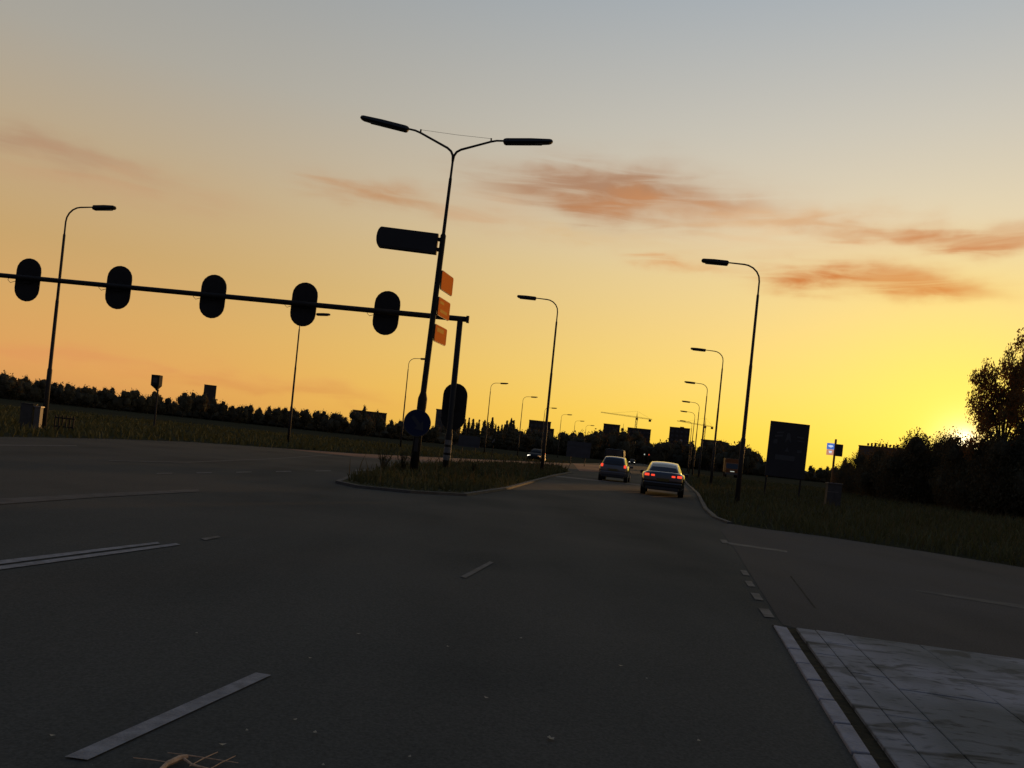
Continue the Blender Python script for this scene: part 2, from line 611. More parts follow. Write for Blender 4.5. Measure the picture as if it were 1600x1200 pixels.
for k in range(6):
    x = 245 + k * 62
    y = 739 - k * 1.0
    quad_px([(x, y), (x, y + 1.6), (x + 24, y + 1.1), (x + 24, y - .4)], 'lane_dash', 'paint_worn')
quad_px([(868, 743), (868, 744.8), (1000, 758.2), (1000, 756.6)], 'stop_line', 'paint_worn')
quad_px([(1137, 847), (1139, 850.5), (1230, 863), (1230, 860.5)], 'give_way_line', 'paint_worn')
quad_px([(1430, 921.5), (1432, 923.5), (1660, 961), (1660, 953.5)], 'lane_line', 'paint_faint')
for (x, y, w, h) in ((1132, 846, 5, 3.2), (1164, 895, 5, 4.5), (1172, 912, 5.5, 4.8), (1183, 932, 6.5, 6), (1198, 957.5, 8, 7.5)):
    quad_px([(x - w - h * .6, y - h), (x + w - h * .6, y - h * .8), (x + w + h * .6, y + h), (x - w + h * .6, y + h * .8)], 'edge_dash', 'paint_worn')
for pts in (((1234, 900), (1236.5, 900), (1276, 951), (1272, 950)),):
    quad_px(pts, 'tar_seam', 'tar', .0165)

# ---- median with its kerb
med = [G(*p) for p in ((528, 756), (560, 763), (640, 771), (725, 775.5), (792, 765), (868, 743.5), (893, 739), (880, 733), (800, 727), (700, 727), (640, 731), (590, 737), (552, 746))]
median = MB().slab(med, -.05, .07).build('median', 'median_soil')
tag(median, 'grassy median island behind a low pale kerb', kind='structure')
kp = med[10:] + med[:7]


def kerb_line(pts, name, parent, w=.16, top=.125, m='kerb'):
    b = MB()
    pts = [Vector((p[0], p[1], 0)) for p in pts]
    L, Rr = [], []
    for i, p in enumerate(pts):
        t = (pts[min(i + 1, len(pts) - 1)] - pts[max(i - 1, 0)]).normalized()
        n = Vector((t.y, -t.x, 0)) * w / 2
        L.append(p - n)
        Rr.append(p + n)
    b.loft([[(l.x, l.y, -.05), (r.x, r.y, -.05), (r.x, r.y, top), (l.x, l.y, top)] for l, r in zip(L, Rr)])
    return b.build(name, m, parent)


kerb_line(kp, 'kerb', median, .14, .078)
kr = kerb_line([G(1140, 819), G(1117, 810)] + e_r + [e_r[-1] + DV * 60, e_r[-1] + DV * 300], 'kerb', None, .14, .06)
tag(kr, 'pale kerb along the right edge of the carriageway', kind='structure')

# ---- paved island at the right with its row of white blocks
isl = tag(flat([G(1243.5, 987.5), G(1700, 1052), G(1700, 1052) + Vector((2, -2, 0)), G(1700, 1300), G(1466, 1300)], .030, 'paved_island', 'kerb'),
          'paved island beside a row of white kerb blocks', kind='structure')
flat([G(1206, 979), G(1243, 985), G(1250, 997), G(1475, 1300), G(1405, 1300)], .0155, 'gutter', 'gutter', isl)
La0, La1 = G(1208, 981), G(1340, 1200)
Lb0, Lb1 = G(1229, 985), G(1369, 1200)
ys = [981, 1018, 1041, 1068, 1099, 1137, 1184, 1243, 1320]


def on(a, b, py):                                  # where the line a-b crosses photo row py (near its own column)
    pa, pb = a, b
    lo, hi = 0.0, 4.0
    for _ in range(40):
        mid = (lo + hi) / 2
        q = pa.lerp(pb, mid)
        X, Z = q.x * F / q.y, H * F / q.y
        y = CY + X * sr + Z * cr
        if y < py:
            lo = mid
        else:
            hi = mid
    return pa.lerp(pb, lo)


for i in range(len(ys) - 1):
    a0, a1, b0, b1 = on(La0, La1, ys[i]), on(La0, La1, ys[i + 1]), on(Lb0, Lb1, ys[i] + 2.5), on(Lb0, Lb1, ys[i + 1] + 2.5)
    g = .012
    t = (a1 - a0).normalized() * g
    z = .032 + random.uniform(-.003, .003)
    MB().slab([a0 + t, b0 + t, b1 - t, a1 - t], -.02, z).build('kerb_block', 'kerb_white', isl, bevel=.008)
# slabs: rows that run beside the blocks, cut by the island's far edge
o0, o1 = G(1243, 987), G(1395, 1200)
u = (o0 - o1).normalized()                         # away from the camera along the blocks
v = Vector((u.y, -u.x, 0))                         # to the right
q1 = G(1600, 1037)
far_d = (q1 - o0).normalized()
rows = [0, .17, .42, 1.05, 2.1, 3.15, 4.2]
for i in range(len(rows) - 1):
    x0, x1 = rows[i] + .0025, rows[i + 1] - .0025

    def far_at(x):                                 # length along u where the far edge cuts column x
        s = x / far_d.dot(v)
        return s * far_d.dot(u)
    y = -.0
    f0, f1 = far_at(x0), far_at(x1)
    start = -5.0
    ln = (1.0, 1.0, 1.6, 2.2, 2.2, 2.2)[i]
    yy = start + (i % 2) * .5 * ln
    while yy < max(f0, f1):
        y0, y1 = yy + .002, yy + ln - .002
        yy += ln
        a, b_ = min(y1, f0), min(y1, f1)
        if a <= y0 + .02 and b_ <= y0 + .02:
            continue
        a, b_ = max(a, y0 + .015), max(b_, y0 + .015)
        w = [o0 + v * x0 + u * y0, o0 + v * x1 + u * y0, o0 + v * x1 + u * b_, o0 + v * x0 + u * a]
        if max((p.y for p in w)) < 1.2:
            continue
        z = .04 + random.uniform(-.003, .003)
        MB().slab(w, -.02, z).build('slab', 'slab', isl, bevel=.006)


# ------------------------------------------------------------------ grass that nobody could count
def grass(name, poly, n, hmin, hmax, m, label, zbase=0.0, width=.012, dens=None):
    xs = [p[0] for p in poly]
    ysl = [p[1] for p in poly]
    V, Fc = [], []
    k = 0
    tries = 0
    while k < n and tries < n * 12:
        tries += 1
        x, y = random.uniform(min(xs), max(xs)), random.uniform(min(ysl), max(ysl))
        if dens and random.random() > dens(x, y):
            continue
        if not inside((x, y), poly):
            continue
        h = random.uniform(hmin, hmax) * (.6 + .8 * (math.sin(x * 1.7 + y * .6) * math.sin(y * 1.1 - x * .4) * .5 + .5))
        a = random.uniform(0, 6.28)
        w = width * (1 + y * .05)
        ca, sa = math.cos(a) * w, math.sin(a) * w
        bx, by = random.gauss(0, .35) * h, random.gauss(0, .35) * h
        o = len(V)
        V += [(x - ca, y - sa, zbase), (x + ca, y + sa, zbase), (x + ca * .7 + bx * .4, y + sa * .7 + by * .4, zbase + h * .6), (x - ca * .7 + bx * .4, y - sa * .7 + by * .4, zbase + h * .6), (x + bx, y + by, zbase + h)]
        Fc += [(o, o + 1, o + 2, o + 3), (o + 3, o + 2, o + 4)]
        k += 1
    me = bpy.data.meshes.new(name)
    me.from_pydata(V, [], Fc)
    return tag(link(name, me, m), label, 'grass', kind='stuff')


vr = [(p.x, p.y) for p in edgeR[:10]] + [(e_r[-1].x + 14, e_r[-1].y + 60), (75, 110), (75, 12)]
vr = [(p[0] + .1, p[1] + .1) for p in vr]
grass('verge_grass', vr, 60000, .1, .34, 'grass', 'short dark grass on the right verge', dens=lambda x, y: min(1, (22 / max(y, 10)) ** 1.6))
grass('dry_grass', vr, 9000, .25, .55, 'grass_dry', 'sparse dry stalks rising from the right verge', width=.006, dens=lambda x, y: min(1, (24 / max(y, 10)) ** 1.4))
mp_ = [(p.x, p.y) for p in med]
cxm, cym = sum(p[0] for p in mp_) / len(mp_), sum(p[1] for p in mp_) / len(mp_)
mp_ = [(cxm + (p[0] - cxm) * .95, cym + (p[1] - cym) * .97) for p in mp_]
grass('median_grass', mp_, 14000, .08, .3, 'grass', 'rough grass growing on the median island', zbase=.07)
grass('median_weeds', mp_, 500, .35, .75, 'grass_dry', 'tall thin weeds standing on the median island', zbase=.07, width=.008)
vl = [(p.x, p.y) for p in edgeL[:9]] + [(-2, 120), (-60, 90), (-60, 20)]
grass('left_verge_grass', vl, 16000, .12, .4, 'grass', 'rough grass on the verge beyond the opposite carriageway', width=.02, dens=lambda x, y: min(1, (32 / max(y, 20)) ** 1.5))


def weed(px, py, Z, h, label, n=26):
    p = P(px, py, Z)
    o = empty('weed', (p.x, p.y, .07), 0, label, 'plant')
    st, lf = MB(), MB()
    for k in range(n):
        a, tl = random.uniform(0, 6.28), random.uniform(.05, .55)
        hh = h * random.uniform(.45, 1)
        tip = Vector((math.cos(a) * tl * hh, math.sin(a) * tl * hh, hh))
        st.tube([(0, 0, 0), tip * .5 + Vector((0, 0, .06)), tip], [.009, .007, .003], 4)
        for q in range(9):
            s = random.uniform(.3, 1.0)
            c = tip * s
            b = random.uniform(0, 6.28)
            L = random.uniform(.05, .13)
            e = Vector((math.cos(b) * L, math.sin(b) * L, random.uniform(-.03, .07)))
            w = Vector((-e.y, e.x, 0)) * .3
            lf.add([c, c + e * .5 + w, c + e, c + e * .5 - w], [(0, 1, 2, 3)])
    st.build('stem', 'grass_dry', o)
    lf.build('foliage', 'grass', o)


weed(598, 738, 27.5, 1.0, 'bushy dark weed clump on the median left of the lamp post')
weed(628, 738, 28.2, .95, 'upright dark weed clump touching the foot of the lamp post')
weed(741, 735, 33, .6, 'low weed clump on the median just right of the gantry mast')

# ------------------------------------------------------------------ street lamps
HL = 10.0


def make_lamp():
    o = empty('street_lamp', (0, 0, 0))
    MB().tube([(0, 0, -.1), (0, 0, 2.7), (0, 0, 2.78), (0, 0, 5.75), (0, 0, 5.83), (0, 0, 8.7), (0, 0, 8.76), (0, 0, 9.28)],
              [.105, .10, .078, .07, .06, .053, .036, .034], 10).build('pole', 'pole_steel', o, smooth=True)
    MB().box((0, -.1, 1.0), (.1, .03, .5)).build('hatch', 'pole_dark', o)
    pts = [(0, 0, 9.2)] + [(.72 - .72 * math.cos(a), 0, 9.28 + .68 * math.sin(a)) for a in [R(q) for q in (0, 18, 36, 54, 72, 86)]] + [(1.35, 0, HL + .0)]
    MB().tube(pts, [.034] * 7 + [.028], 8).build('arm', 'pole_steel', o, smooth=True)
    lum = lum_mesh((1.3, 0, HL + .0), 1.12, R(2.5)).build('luminaire', 'pole_dark', o)
    b = MB()
    b.box((1.9, 0, HL - .098), (.7, .16, .02), ry=R(-2.5))
    b.build('lens', 'lens', lum)
    return o


def lum_mesh(at, length, tilt, back=1):
    at = Vector(at)
    b = MB()
    rings = []
    for s, w, zt, zb in ((0, .06, .045, -.05), (.025, .10, .06, -.11), (.06, .14, .065, -.13), (.55, .16, .07, -.12), (.93, .14, .055, -.09), (.975, .11, .04, -.07), (1.0, .05, .0, -.04)):
        x = s * length
        c = at + Vector((x * math.cos(tilt) * back, 0, x * math.sin(tilt)))
        rings.append([c + Vector((0, -w, zb * .5)), c + Vector((0, -w * .7, zb)), c + Vector((0, w * .7, zb)), c + Vector((0, w, zb * .5)), c + Vector((0, w * .6, zt)), c + Vector((0, -w * .6, zt))])
    return b.loft(rings)


proto = make_lamp()
used = False


def place_lamp(px, py, side, label, group, H_=HL):
    global used
    o = proto if not used else copy_tree(proto)
    used = True
    x, d = ray(px, py)
    Z = (H_ - H) / (-d)
    o.location = (x * Z, Z, 0)
    o.rotation_euler = (0, 0, -ROAD if side > 0 else math.pi - ROAD)
    o.rotation_euler.rotate_axis('Y', R(random.uniform(-.3, .3)))
    return tag(o, label, 'street lamp', group)


RG = 'single-arm lamps along the right verge'
LG = 'single-arm lamps along the left carriageway'
place_lamp(1190, 413, -1, 'tall single-arm street lamp on the right verge next to the dark two-legged board', RG)
for (x, y) in ((1132, 549), (1106.5, 600), (1093.5, 629.5), (1086, 644.5), (1082, 659)):
    place_lamp(x, y, -1, 'single-arm street lamp in the receding row on the right verge beyond the tall one', RG)
place_lamp(874, 468, -1, 'lone single-arm street lamp standing on the median end, arm pointing left', RG)
place_lamp(104, 321.5, 1, 'tall single-arm street lamp rising beside grey cabinets in the left field', LG)
place_lamp(471, 489, 1, 'single-arm street lamp partly hidden behind a gantry signal head', LG)
place_lamp(640, 559, 1, 'single-arm street lamp whose head is crossed by the double lamp post', LG)
for (x, y) in ((768, 597.5), (818, 619), (852, 636.5), (878, 647), (899, 657), (916, 664)):
    place_lamp(x, y, 1, 'small single-arm street lamp in the receding row left of the cars', LG)

# ------------------------------------------------------------------ double lamp post, its signs
ZP = 28.2
bp_ = P(645, 745, ZP)
base = Vector((bp_.x, ZP, .1))
top = P(709, 239, ZP)
LEAN = math.atan2(top.x - base.x, top.z - base.z)
HT = top.z - base.z
dl = empty('double_street_lamp', base, 0, 'tall lamp post on the median with two upswept arms and a wire between', 'street lamp', ry=LEAN)


def zp(py):                                        # height up the post that photo row py shows
    return (745 - py) / (745 - 239) * HT


MB().tube([(0, 0, -.15), (0, 0, zp(648)), (0, 0, zp(641)), (0, 0, zp(626)), (0, 0, zp(616)), (0, 0, zp(375)), (0, 0, zp(369)), (0, 0, zp(366)), (0, 0, zp(280)), (0, 0, zp(277)), (0, 0, HT - .25)],
          [.155, .15, .165, .165, .105, .10, .10, .062, .055, .042, .04], 12).build('pole', 'pole_dark', dl, smooth=True)
MB().box((0, -.16, 1.1), (.13, .03, .6)).build('hatch', 'pole_steel', dl)
for s in (-1, 1):
    g = .0
    pts = [(0, 0, HT - .3), (s * .02, 0, HT - .1), (s * .10, 0, HT + .05), (s * .24, 0, HT + .15), (s * 1.25, 0, HT + .56), (s * 1.45, 0, HT + .62), (s * 1.75, 0, HT + .65)]
    arm = MB().tube(pts, [.045, .045, .043, .042, .038, .036, .034], 8).build('arm', 'pole_dark', dl, smooth=True)
    b = lum_mesh((s * 1.68, 0, HT + .65), 1.75, R(6.5), s)
    lum = b.build('luminaire', 'black', dl)
    MB().box((s * 2.5, 0, HT + .625), (1.1, .16, .02), ry=-s * R(6.5)).build('lens', 'lens', lum)
    MB().box((s * 1.25, 0, HT + .62), (.05, .05, .12)).build('cleat', 'pole_dark', arm)
MB().tube([(-1.25, 0, HT + .67), (0, 0, HT + .65), (1.25, 0, HT + .67)], .006, 5).build('wire', 'sign_edge', dl)
MW = Matrix.Translation(base) @ Matrix.Rotation(LEAN, 4, 'Y')


def on_post(z, x=0, y=0):
    return MW @ Vector((x, y, z))


# box sign with a rounded end, on the left of the post
ps = on_post(zp(384))
bs = empty('box_sign', ps, 0, 'long black box sign with a rounded end bracketed to the lamp post', 'sign', ry=LEAN)
wS, hS = 2.14, .72
out = [(-.16, -hS / 2), (-.16, hS / 2), (-.16 - wS + .12, hS / 2)] + [(-.16 - wS + .14 - .16 * math.sin(math.pi * k / 8), hS / 2 * math.cos(math.pi * k / 8)) for k in range(1, 8)] + [(-.16 - wS + .12, -hS / 2)]
MB().prism(out, -.12, .12).build('casing', 'black', bs, bevel=.015)
MB().prism([(x * .94 - .08, z * .8) for x, z in out], -.1275, -.1215).build('face', 'board', bs)
MB().box((-.10, 0, .18), (.2, .1, .12)).build('bracket', 'pole_dark', bs)
MB().box((-.10, 0, -.18), (.2, .1, .12)).build('bracket', 'pole_dark', bs)

# three panels that run away along the road, their sunset glow painted in orange
for (pc, hh, nm, marks) in ((436, .68, 'topmost sunset-tinted direction panel edge-on against the lamp post, plain faced', ()),
                            (477, .66, 'middle sunset-tinted direction panel on the lamp post with two pale yellow patches', ((.36, .16, .42, .1), (.6, -.13, .75, .11))),
                            (519, .62, 'lowest sunset-tinted direction panel on the lamp post with one pale yellow band', ((.55, .14, .72, .15),))):
    c = on_post(zp(pc + 2))
    o = empty('direction_panel', c, -ROAD - R(2.5), nm, 'sign', 'sunset-tinted direction panels on the lamp post')
    Lp = 1.28
    x0 = .14
    rr = .07
    outl = []
    for (cy_, cz_, a0) in ((Lp - rr, hh / 2 - rr, 0), (rr, hh / 2 - rr, 90), (rr, -hh / 2 + rr, 180), (Lp - rr, -hh / 2 + rr, 270)):
        outl += [(cy_ + rr * math.cos(R(a0 + k * 30)), cz_ + rr * math.sin(R(a0 + k * 30))) for k in range(4)]
    pan = MB().loft([[(x0 - .035, y, z) for y, z in outl], [(x0, y, z) for y, z in outl]]).build('panel', 'sign_edge', o)
    MB().loft([[(x0 + .001, .02 + y * .97, z * .95) for y, z in outl], [(x0 + .006, .02 + y * .97, z * .95) for y, z in outl]]).build('face', 'sign_sunset', o)
    for (my, mz, ml, mh) in marks:
        MB().box((x0 + .008, my, mz), (.004, ml, mh)).build('patch', 'sign_yellow', o)
    MB().box((x0 + .008, Lp - .09, -.02), (.004, .03, hh * .35)).build('reflector', 'sign_yellow', o)
    MB().box((.06, .1, 0), (.14, .05, .06)).build('clamp', 'pole_dark', o)

# round blue sign
c = P(652, 661, ZP - .2)
o = empty('round_sign', c, 0, 'round dark blue keep-right sign low on the lamp post', 'sign', ry=LEAN)
MB().prism(circle(.475, 32), -.012, .012).build('disc', 'sign_blue', o)
MB().loft([[(x, y, z) for x, z in circle(r_, 32)] for r_, y in ((.478, -.016), (.478, .016), (.455, .016), (.455, -.016), (.478, -.016))], cap=False).build('rim', 'sign_grey', o)
ar = [(-.24, .18), (-.15, .27), (.1, .0), (.2, .1), (.24, -.25), (-.1, -.2), (.0, -.1)]
MB().prism(ar, -.017, -.0135).build('arrow', 'sign_white', o)
MB().box((0, .09, 0), (.2, .12, .06)).build('clamp', 'pole_dark', o)

# ------------------------------------------------------------------ gantry and signal heads
ZG = 33.5
mb = P(697.5, 741, ZG)
mt = P(719, 500, ZG)
mx_ = (mb.x + mt.x) / 2 - .12
HA = mt.z
gan = empty('signal_gantry', (0, 0, 0), 0, 'dark gantry with a long arm over the opposite lanes and a striped mast foot', 'gantry')
lean = (mt.x - mb.x) - 0
mtop = Vector((mt.x, ZG, HA))
mbot = Vector((mb.x - .05, ZG, 0))
MB().tube([mbot + Vector((0, 0, -.05)), mbot.lerp(mtop, .26), mbot.lerp(mtop, .27), mtop], [.15, .15, .125, .12], 12).build('mast', 'pole_dark', gan, smooth=True)
aL = P(-150, 415.8, ZG + 1.3)
aR = P(729, 499, ZG)
ad = (aL - aR)
MB().tube([aR + Vector((.05, 0, 0)), aR + ad], [.115, .10], 8).build('arm', 'pole_dark', gan, smooth=True)
MB().box(aR + Vector((.05, 0, 0)), (.12, .27, .27)).build('end_cap', 'black', gan)
MB().tube([(aL.x + .2, aL.y, -.05), (aL.x + .2, aL.y, aL.z + .1)], [.16, .12], 12).build('mast', 'pole_dark', gan, smooth=True)
for py, hh in ((691, .2), (703, .24), (715, .22)):
    q = P(699, py, ZG)
    t_ = (q.z) / HA
    cc = mbot.lerp(mtop, t_)
    MB().tube([cc - Vector((0, 0, hh / 2)), cc + Vector((0, 0, hh / 2))], .156, 14).build('white_band', 'white_band', gan, smooth=False)


def signal(c, w, h, label, rz=0, tilt=0, cable=True):
    o = empty('traffic_signal', c, rz, label, 'traffic signal', 'signal heads on the gantry', ry=tilt)
    MB().prism(stadium(w, h), .16, .185).build('backboard', 'black_matt', o)
    MB().loft([[(x * k, y, z * (1 - (1 - k) * w / h)) for x, z in stadium(w, h)] for k, y in ((1, .150), (1.012, .165), (1.012, .19), (.985, .19), (.985, .150), (1, .150))], cap=False).build('rim', 'pole_steel', o)
    MB().prism(stadium(.34, 1.12 * h / 1.8), .186, .44).build('housing', 'black', o)
    for k in (-1, 0, 1):
        z = k * .34 * h / 1.8
        l = MB().tube([(0, .43, z), (0, .452, z)], .13, 14).build('lamp', 'lens', o)
        MB().loft([[(r_ * math.cos(a), y, z + r_ * math.sin(a)) for a in [R(-20 + q * 22) for q in range(11)]] for r_, y in ((.15, .44), (.15, .66), (.14, .66), (.14, .44))], cap=False).build('visor', 'black', l)
    MB().box((0, .13, 0), (.3, .1, .32)).build('bracket', 'pole_dark', o)
    if cable:
        MB().tube([(-w * .35, .05, -.10), (-w * .62, .04, -.22), (-w * .72, .02, -.12), (-w * .66, 0, 0)], .012, 5).build('cable', 'black', o)


names = ('signal head on the gantry arm, first from the mast', 'signal head on the gantry arm, second from the mast',
         'signal head on the gantry arm, third from the mast', 'signal head on the gantry arm, fourth from the mast', 'signal head on the gantry arm, fifth from the mast')
for (px, py), nm in zip(((602.5, 488), (473, 474.5), (330, 462), (182, 448), (39.5, 436)), names):
    a, b = ray(px, py)[0], None
    tt = 0
    for _ in range(30):
        pt = aR + ad * tt
        tt += ((a * pt.y) - pt.x) / ad.x
    pt = aR + ad * tt
    q = P(px, py, pt.y)
    signal(Vector((q.x, pt.y, q.z)), 1.09, 1.87, 'black pill-shaped ' + nm, math.atan2(ad.y, ad.x) - math.pi, R(1.2))
q = P(709, 635, ZG)
signal(Vector((q.x, ZG + .1, q.z)), 1.02, 1.98, 'black pill-shaped signal head low on the gantry mast', cable=False)


# ------------------------------------------------------------------ cars
def car(name, loc, rz, label, paint, kind):
    o = empty(name, loc, rz, label, 'car')
    if kind == 'sedan':
        Lc, w, hr = 4.65, .905, 1.44
        body = [(0, .74, .42, .80, .88), (.06, .80, .36, .88, .99), (.3, .855, .28, .93, 1.02), (.6, .885, .25, .95, 1.01), (1.0, .905, .22, .95, 1.0), (2.4, .905, .22, .93, .96), (3.4, .895, .22, .90, .98), (4.3, .86, .26, .76, .82), (4.58, .76, .34, .62, .66), (4.65, .66, .42, .55, .58)]
        cab = [(.52, .61, .57, .97, .985), (.80, .68, .555, .95, 1.20), (1.25, .755, .55, .95, 1.385), (1.75, .78, .585, .95, 1.435), (2.4, .78, .585, .94, 1.44), (2.85, .775, .58, .94, 1.38), (3.25, .76, .62, .94, 1.19), (3.65, .72, .69, .94, .97)]
        wheels, wr = (.95, 3.68), .325
        rw = (0, 2)
        tail = ((.665, .19, .87, .10, 'tail_lit'), (.42, .15, .86, .075, 'tail_lit'))
    elif kind == 'hatch':
        Lc, w, hr = 4.0, .85, 1.46
        body = [(0, .70, .42, .80, .90), (.05, .76, .36, .88, .98), (.3, .815, .28, .93, 1.0), (1.0, .85, .22, .94, .98), (2.2, .85, .22, .93, .96), (3.0, .84, .22, .92, .98), (3.7, .80, .26, .78, .84), (3.95, .70, .34, .62, .66), (4.0, .62, .42, .55, .58)]
        cab = [(.06, .66, .63, .95, .97), (.16, .685, .59, .95, 1.2), (.36, .71, .55, .95, 1.41), (.9, .745, .575, .95, 1.455), (1.7, .745, .575, .94, 1.46), (2.2, .74, .57, .94, 1.40), (2.6, .73, .61, .94, 1.2), (3.0, .70, .67, .94, .97)]
        wheels, wr = (.70, 3.2), .30
        rw = (0, 2)
        tail = ((.66, .13, .93, .17, 'tail_lit'),)
    else:                                          # van
        Lc, w, hr = 4.9, .97, 2.2
        body = [(0, .92, .45, .95, 1.05), (.06, .96, .38, 1.0, 1.08), (1.0, .97, .26, 1.02, 1.08), (3.6, .97, .26, 1.0, 1.06), (4.5, .93, .3, .9, .98), (4.85, .8, .4, .72, .78), (4.9, .74, .46, .66, .7)]
        cab = [(.02, .92, .86, 1.05, 1.3), (.08, .93, .82, 1.05, 2.1), (.3, .94, .82, 1.05, 2.18), (3.0, .94, .82, 1.05, 2.2), (3.5, .93, .80, 1.05, 2.1), (4.0, .90, .82, 1.05, 1.5), (4.4, .87, .84, 1.05, 1.08)]
        wheels, wr = (.9, 3.8), .34
        rw = (0, 1)
        tail = ((.86, .10, 1.25, .3, 'trim'),)

    def ring(y, ww, zb, zs, zd):
        h_ = [(ww * .90, zb), (ww * .985, zb + .10), (ww, (zb + zs) * .5 + .05), (ww * .985, zs - .04), (ww * .93, zs + .02), (ww * .80, zd - .01), (ww * .4, zd + .012)]
        return [(x, y, z) for x, z in h_] + [(-x, y, z) for x, z in reversed(h_)]

    MB().loft([ring(*b) for b in body]).build('body', paint, o, smooth=True)

    def cring(y, wb, wt_, zb, zr):
        k = min(1, max(0, (zr - zb) / .45))
        h_ = [(wb, zb - .06), (wb + (wt_ - wb) * .08, zb + (zr - zb) * .12), (wt_ + .018, zr - .085 * k), (wt_ - .03, zr - .025 * k), (wt_ * .6, zr), (wt_ * .2, zr + .012)]
        return [(x, y, z) for x, z in h_] + [(-x, y, z) for x, z in reversed(h_)]

    rings = [cring(*c_) for c_ in cab]
    MB().loft(rings).build('cabin', paint, o, smooth=True)
    # panes lie a few mm outside the cabin skin
    r0, r1 = rings[rw[0]], rings[rw[1]]
    mid = rings[(rw[0] + rw[1]) // 2] if rw[1] - rw[0] > 1 else None
    chain = [r0, mid, r1] if mid else [r0, r1]
    pb = MB()
    rowsP = []
    for k, rg in enumerate(chain):
        y = rg[0][1]
        zt = rg[5][2]
        xw = rg[3][0] * .94
        if k == 0:
            zt += .03 if kind != 'van' else .02
        if k == len(chain) - 1:
            zt -= .05
            y -= .02
        off = .022
        rowsP.append([(-xw, y - off, zt), (-xw * .4, y - off - .01, zt + .014), (xw * .4, y - off - .01, zt + .014), (xw, y - off, zt)])
    for k in range(len(rowsP) - 1):
        a_, b_ = rowsP[k], rowsP[k + 1]
        for j in range(3):
            pb.add([a_[j], a_[j + 1], b_[j + 1], b_[j]], [(0, 1, 2, 3)])
    pb.build('rear_window', 'car_glass', o)
    for s in (-1, 1):
        n_ = len(cab)
        for i0, i1 in ((1 if kind != 'van' else 3, 3 if kind != 'van' else 4), (3, n_ - 2)) if kind != 'van' else ((3, 5),):
            A, B = rings[i0], rings[i1]
            def pt(rg, f):
                a_, b_ = Vector(rg[1]), Vector(rg[2])
                q_ = a_.lerp(b_, f)
                return (s * (q_.x + .008), q_.y, q_.z)
            seq = [rings[i] for i in range(i0, i1 + 1)]
            vv = [pt(rg, .12) for rg in seq] + [pt(rg, .92) for rg in reversed(seq)]
            m_ = len(seq)
            MB().add(vv, [(i, i + 1, 2 * m_ - 2 - i, 2 * m_ - 1 - i) for i in range(m_ - 1)]).build('side_window', 'car_glass', o)
        mr = Vector((s * (w + .04), cab[-2][0] - .25, (.92 if kind != 'van' else 1.1)))
        MB().box(mr, (.24, .09, .14)).build('mirror', paint, o, bevel=.02)
        for (tx, tw, tz, th, tm) in tail:
            MB().box((s * (tx + (.0)), .035, tz), (tw, .10, th)).build('tail_light', tm, o, bevel=.015)
        for wy in wheels:
            a_ = MB().tube([(s * (w - .23), wy, wr), (s * (w - .01), wy, wr)], wr, 20).build('wheel', 'rubber', o)
            MB().tube([(s * (w - .03), wy, wr), (s * (w + .002), wy, wr)], wr * .62, 16).build('rim', 'rim', a_)
        MB().box((s * .6, Lc - .12, .62), (.32, .14, .13)).build('head_light', 'head_dim' if kind == 'x' else 'rim', o, bevel=.02)
    MB().box((0, -.02, .5), (w * 1.72, .14, .2)).build('bumper', paint, o, bevel=.04)
    MB().box((0, -.03, .33), (w * 1.5, .1, .14)).build('lower_trim', 'trim', o, bevel=.02)
    MB().box((0, -.005 if kind != 'sedan' else -.01, .70), (.52, .02, .11)).build('plate', 'plate', o)
    MB().box((0, .03, .79), (w * 1.1, .02, .03)).build('trunk_strip', 'rim', o)
    return o


sp = G(1033, 776)
car('black_sedan', sp, -ROAD, 'black sedan with split red tail lights driving away', 'paint_black', 'sedan')
hp = G(956, 753)
car('silver_hatchback', hp, -ROAD, 'silver-grey hatchback with lit tail lights driving ahead of the sedan', 'paint_silver', 'hatch')
vp = P(956, 740, 74)
car('dark_van', (vp.x, vp.y, 0), -ROAD, 'dark tall van just visible over the roof of the hatchback', 'paint_navy', 'van')


def oncoming(px, py, Z, label, lit):
    p = P(px, py, Z)
    o = car('oncoming_car', (p.x, p.y, 0), math.pi - ROAD, label, 'paint_navy', 'hatch')
    o.location = (p.x, p.y, 0)
    for ch in list(o.children):
        if ch.name.split('.')[0] == 'head_light':
            x = ch.data.vertices[0].co.x
            ch.data.materials.clear()
            ch.data.materials.append(MATS[lit[0] if x > 0 else lit[1]])
    return o


oncoming(842, 721, 97, 'dark oncoming car with one bright headlamp on the opposite carriageway', ('head_lit', 'head_dim'))
oncoming(988, 726, 215, 'distant oncoming car with two bright headlamps between the hatchback and the sedan', ('head_lit', 'head_lit'))

# orange lorry far along the right verge
tp = P(1139, 741, 150)
tr = empty('parked_lorry', (tp.x, tp.y, 0), math.pi - ROAD, 'dull orange lorry standing off the road behind the row of lamps', 'lorry')
MB().box((0, 2.2, 2.1), (2.4, 4.4, 2.5)).build('box_body', 'paint_orange', tr, bevel=.05)
MB().loft([[(x, y, z) for x, z in ((-1.1, .6), (1.1, .6), (1.1, zt), (-1.1, zt))] for y, zt in ((4.45, 2.6), (5.6, 2.55), (6.1, 1.5), (6.2, 1.4))]).build('cab', 'paint_orange', tr)
MB().add([(-1.0, 5.68, 2.45), (1.0, 5.68, 2.45), (1.0, 6.13, 1.55), (-1.0, 6.13, 1.55)], [(0, 1, 2, 3)]).build('windscreen', 'car_glass', tr)
MB().box((0, 6.2, .65), (2.2, .2, .35)).build('bumper', 'cabinet_pale', tr)
for s in (-1, 1):
    for y in (1.2, 5.2):
        MB().tube([(s * .8, y, .48), (s * 1.12, y, .48)], .48, 16).build('wheel', 'rubber', tr)
MB().box((-.1, 6.22, 1.05), (.7, .05, .12)).build('light_bar', 'lamp_white', tr)

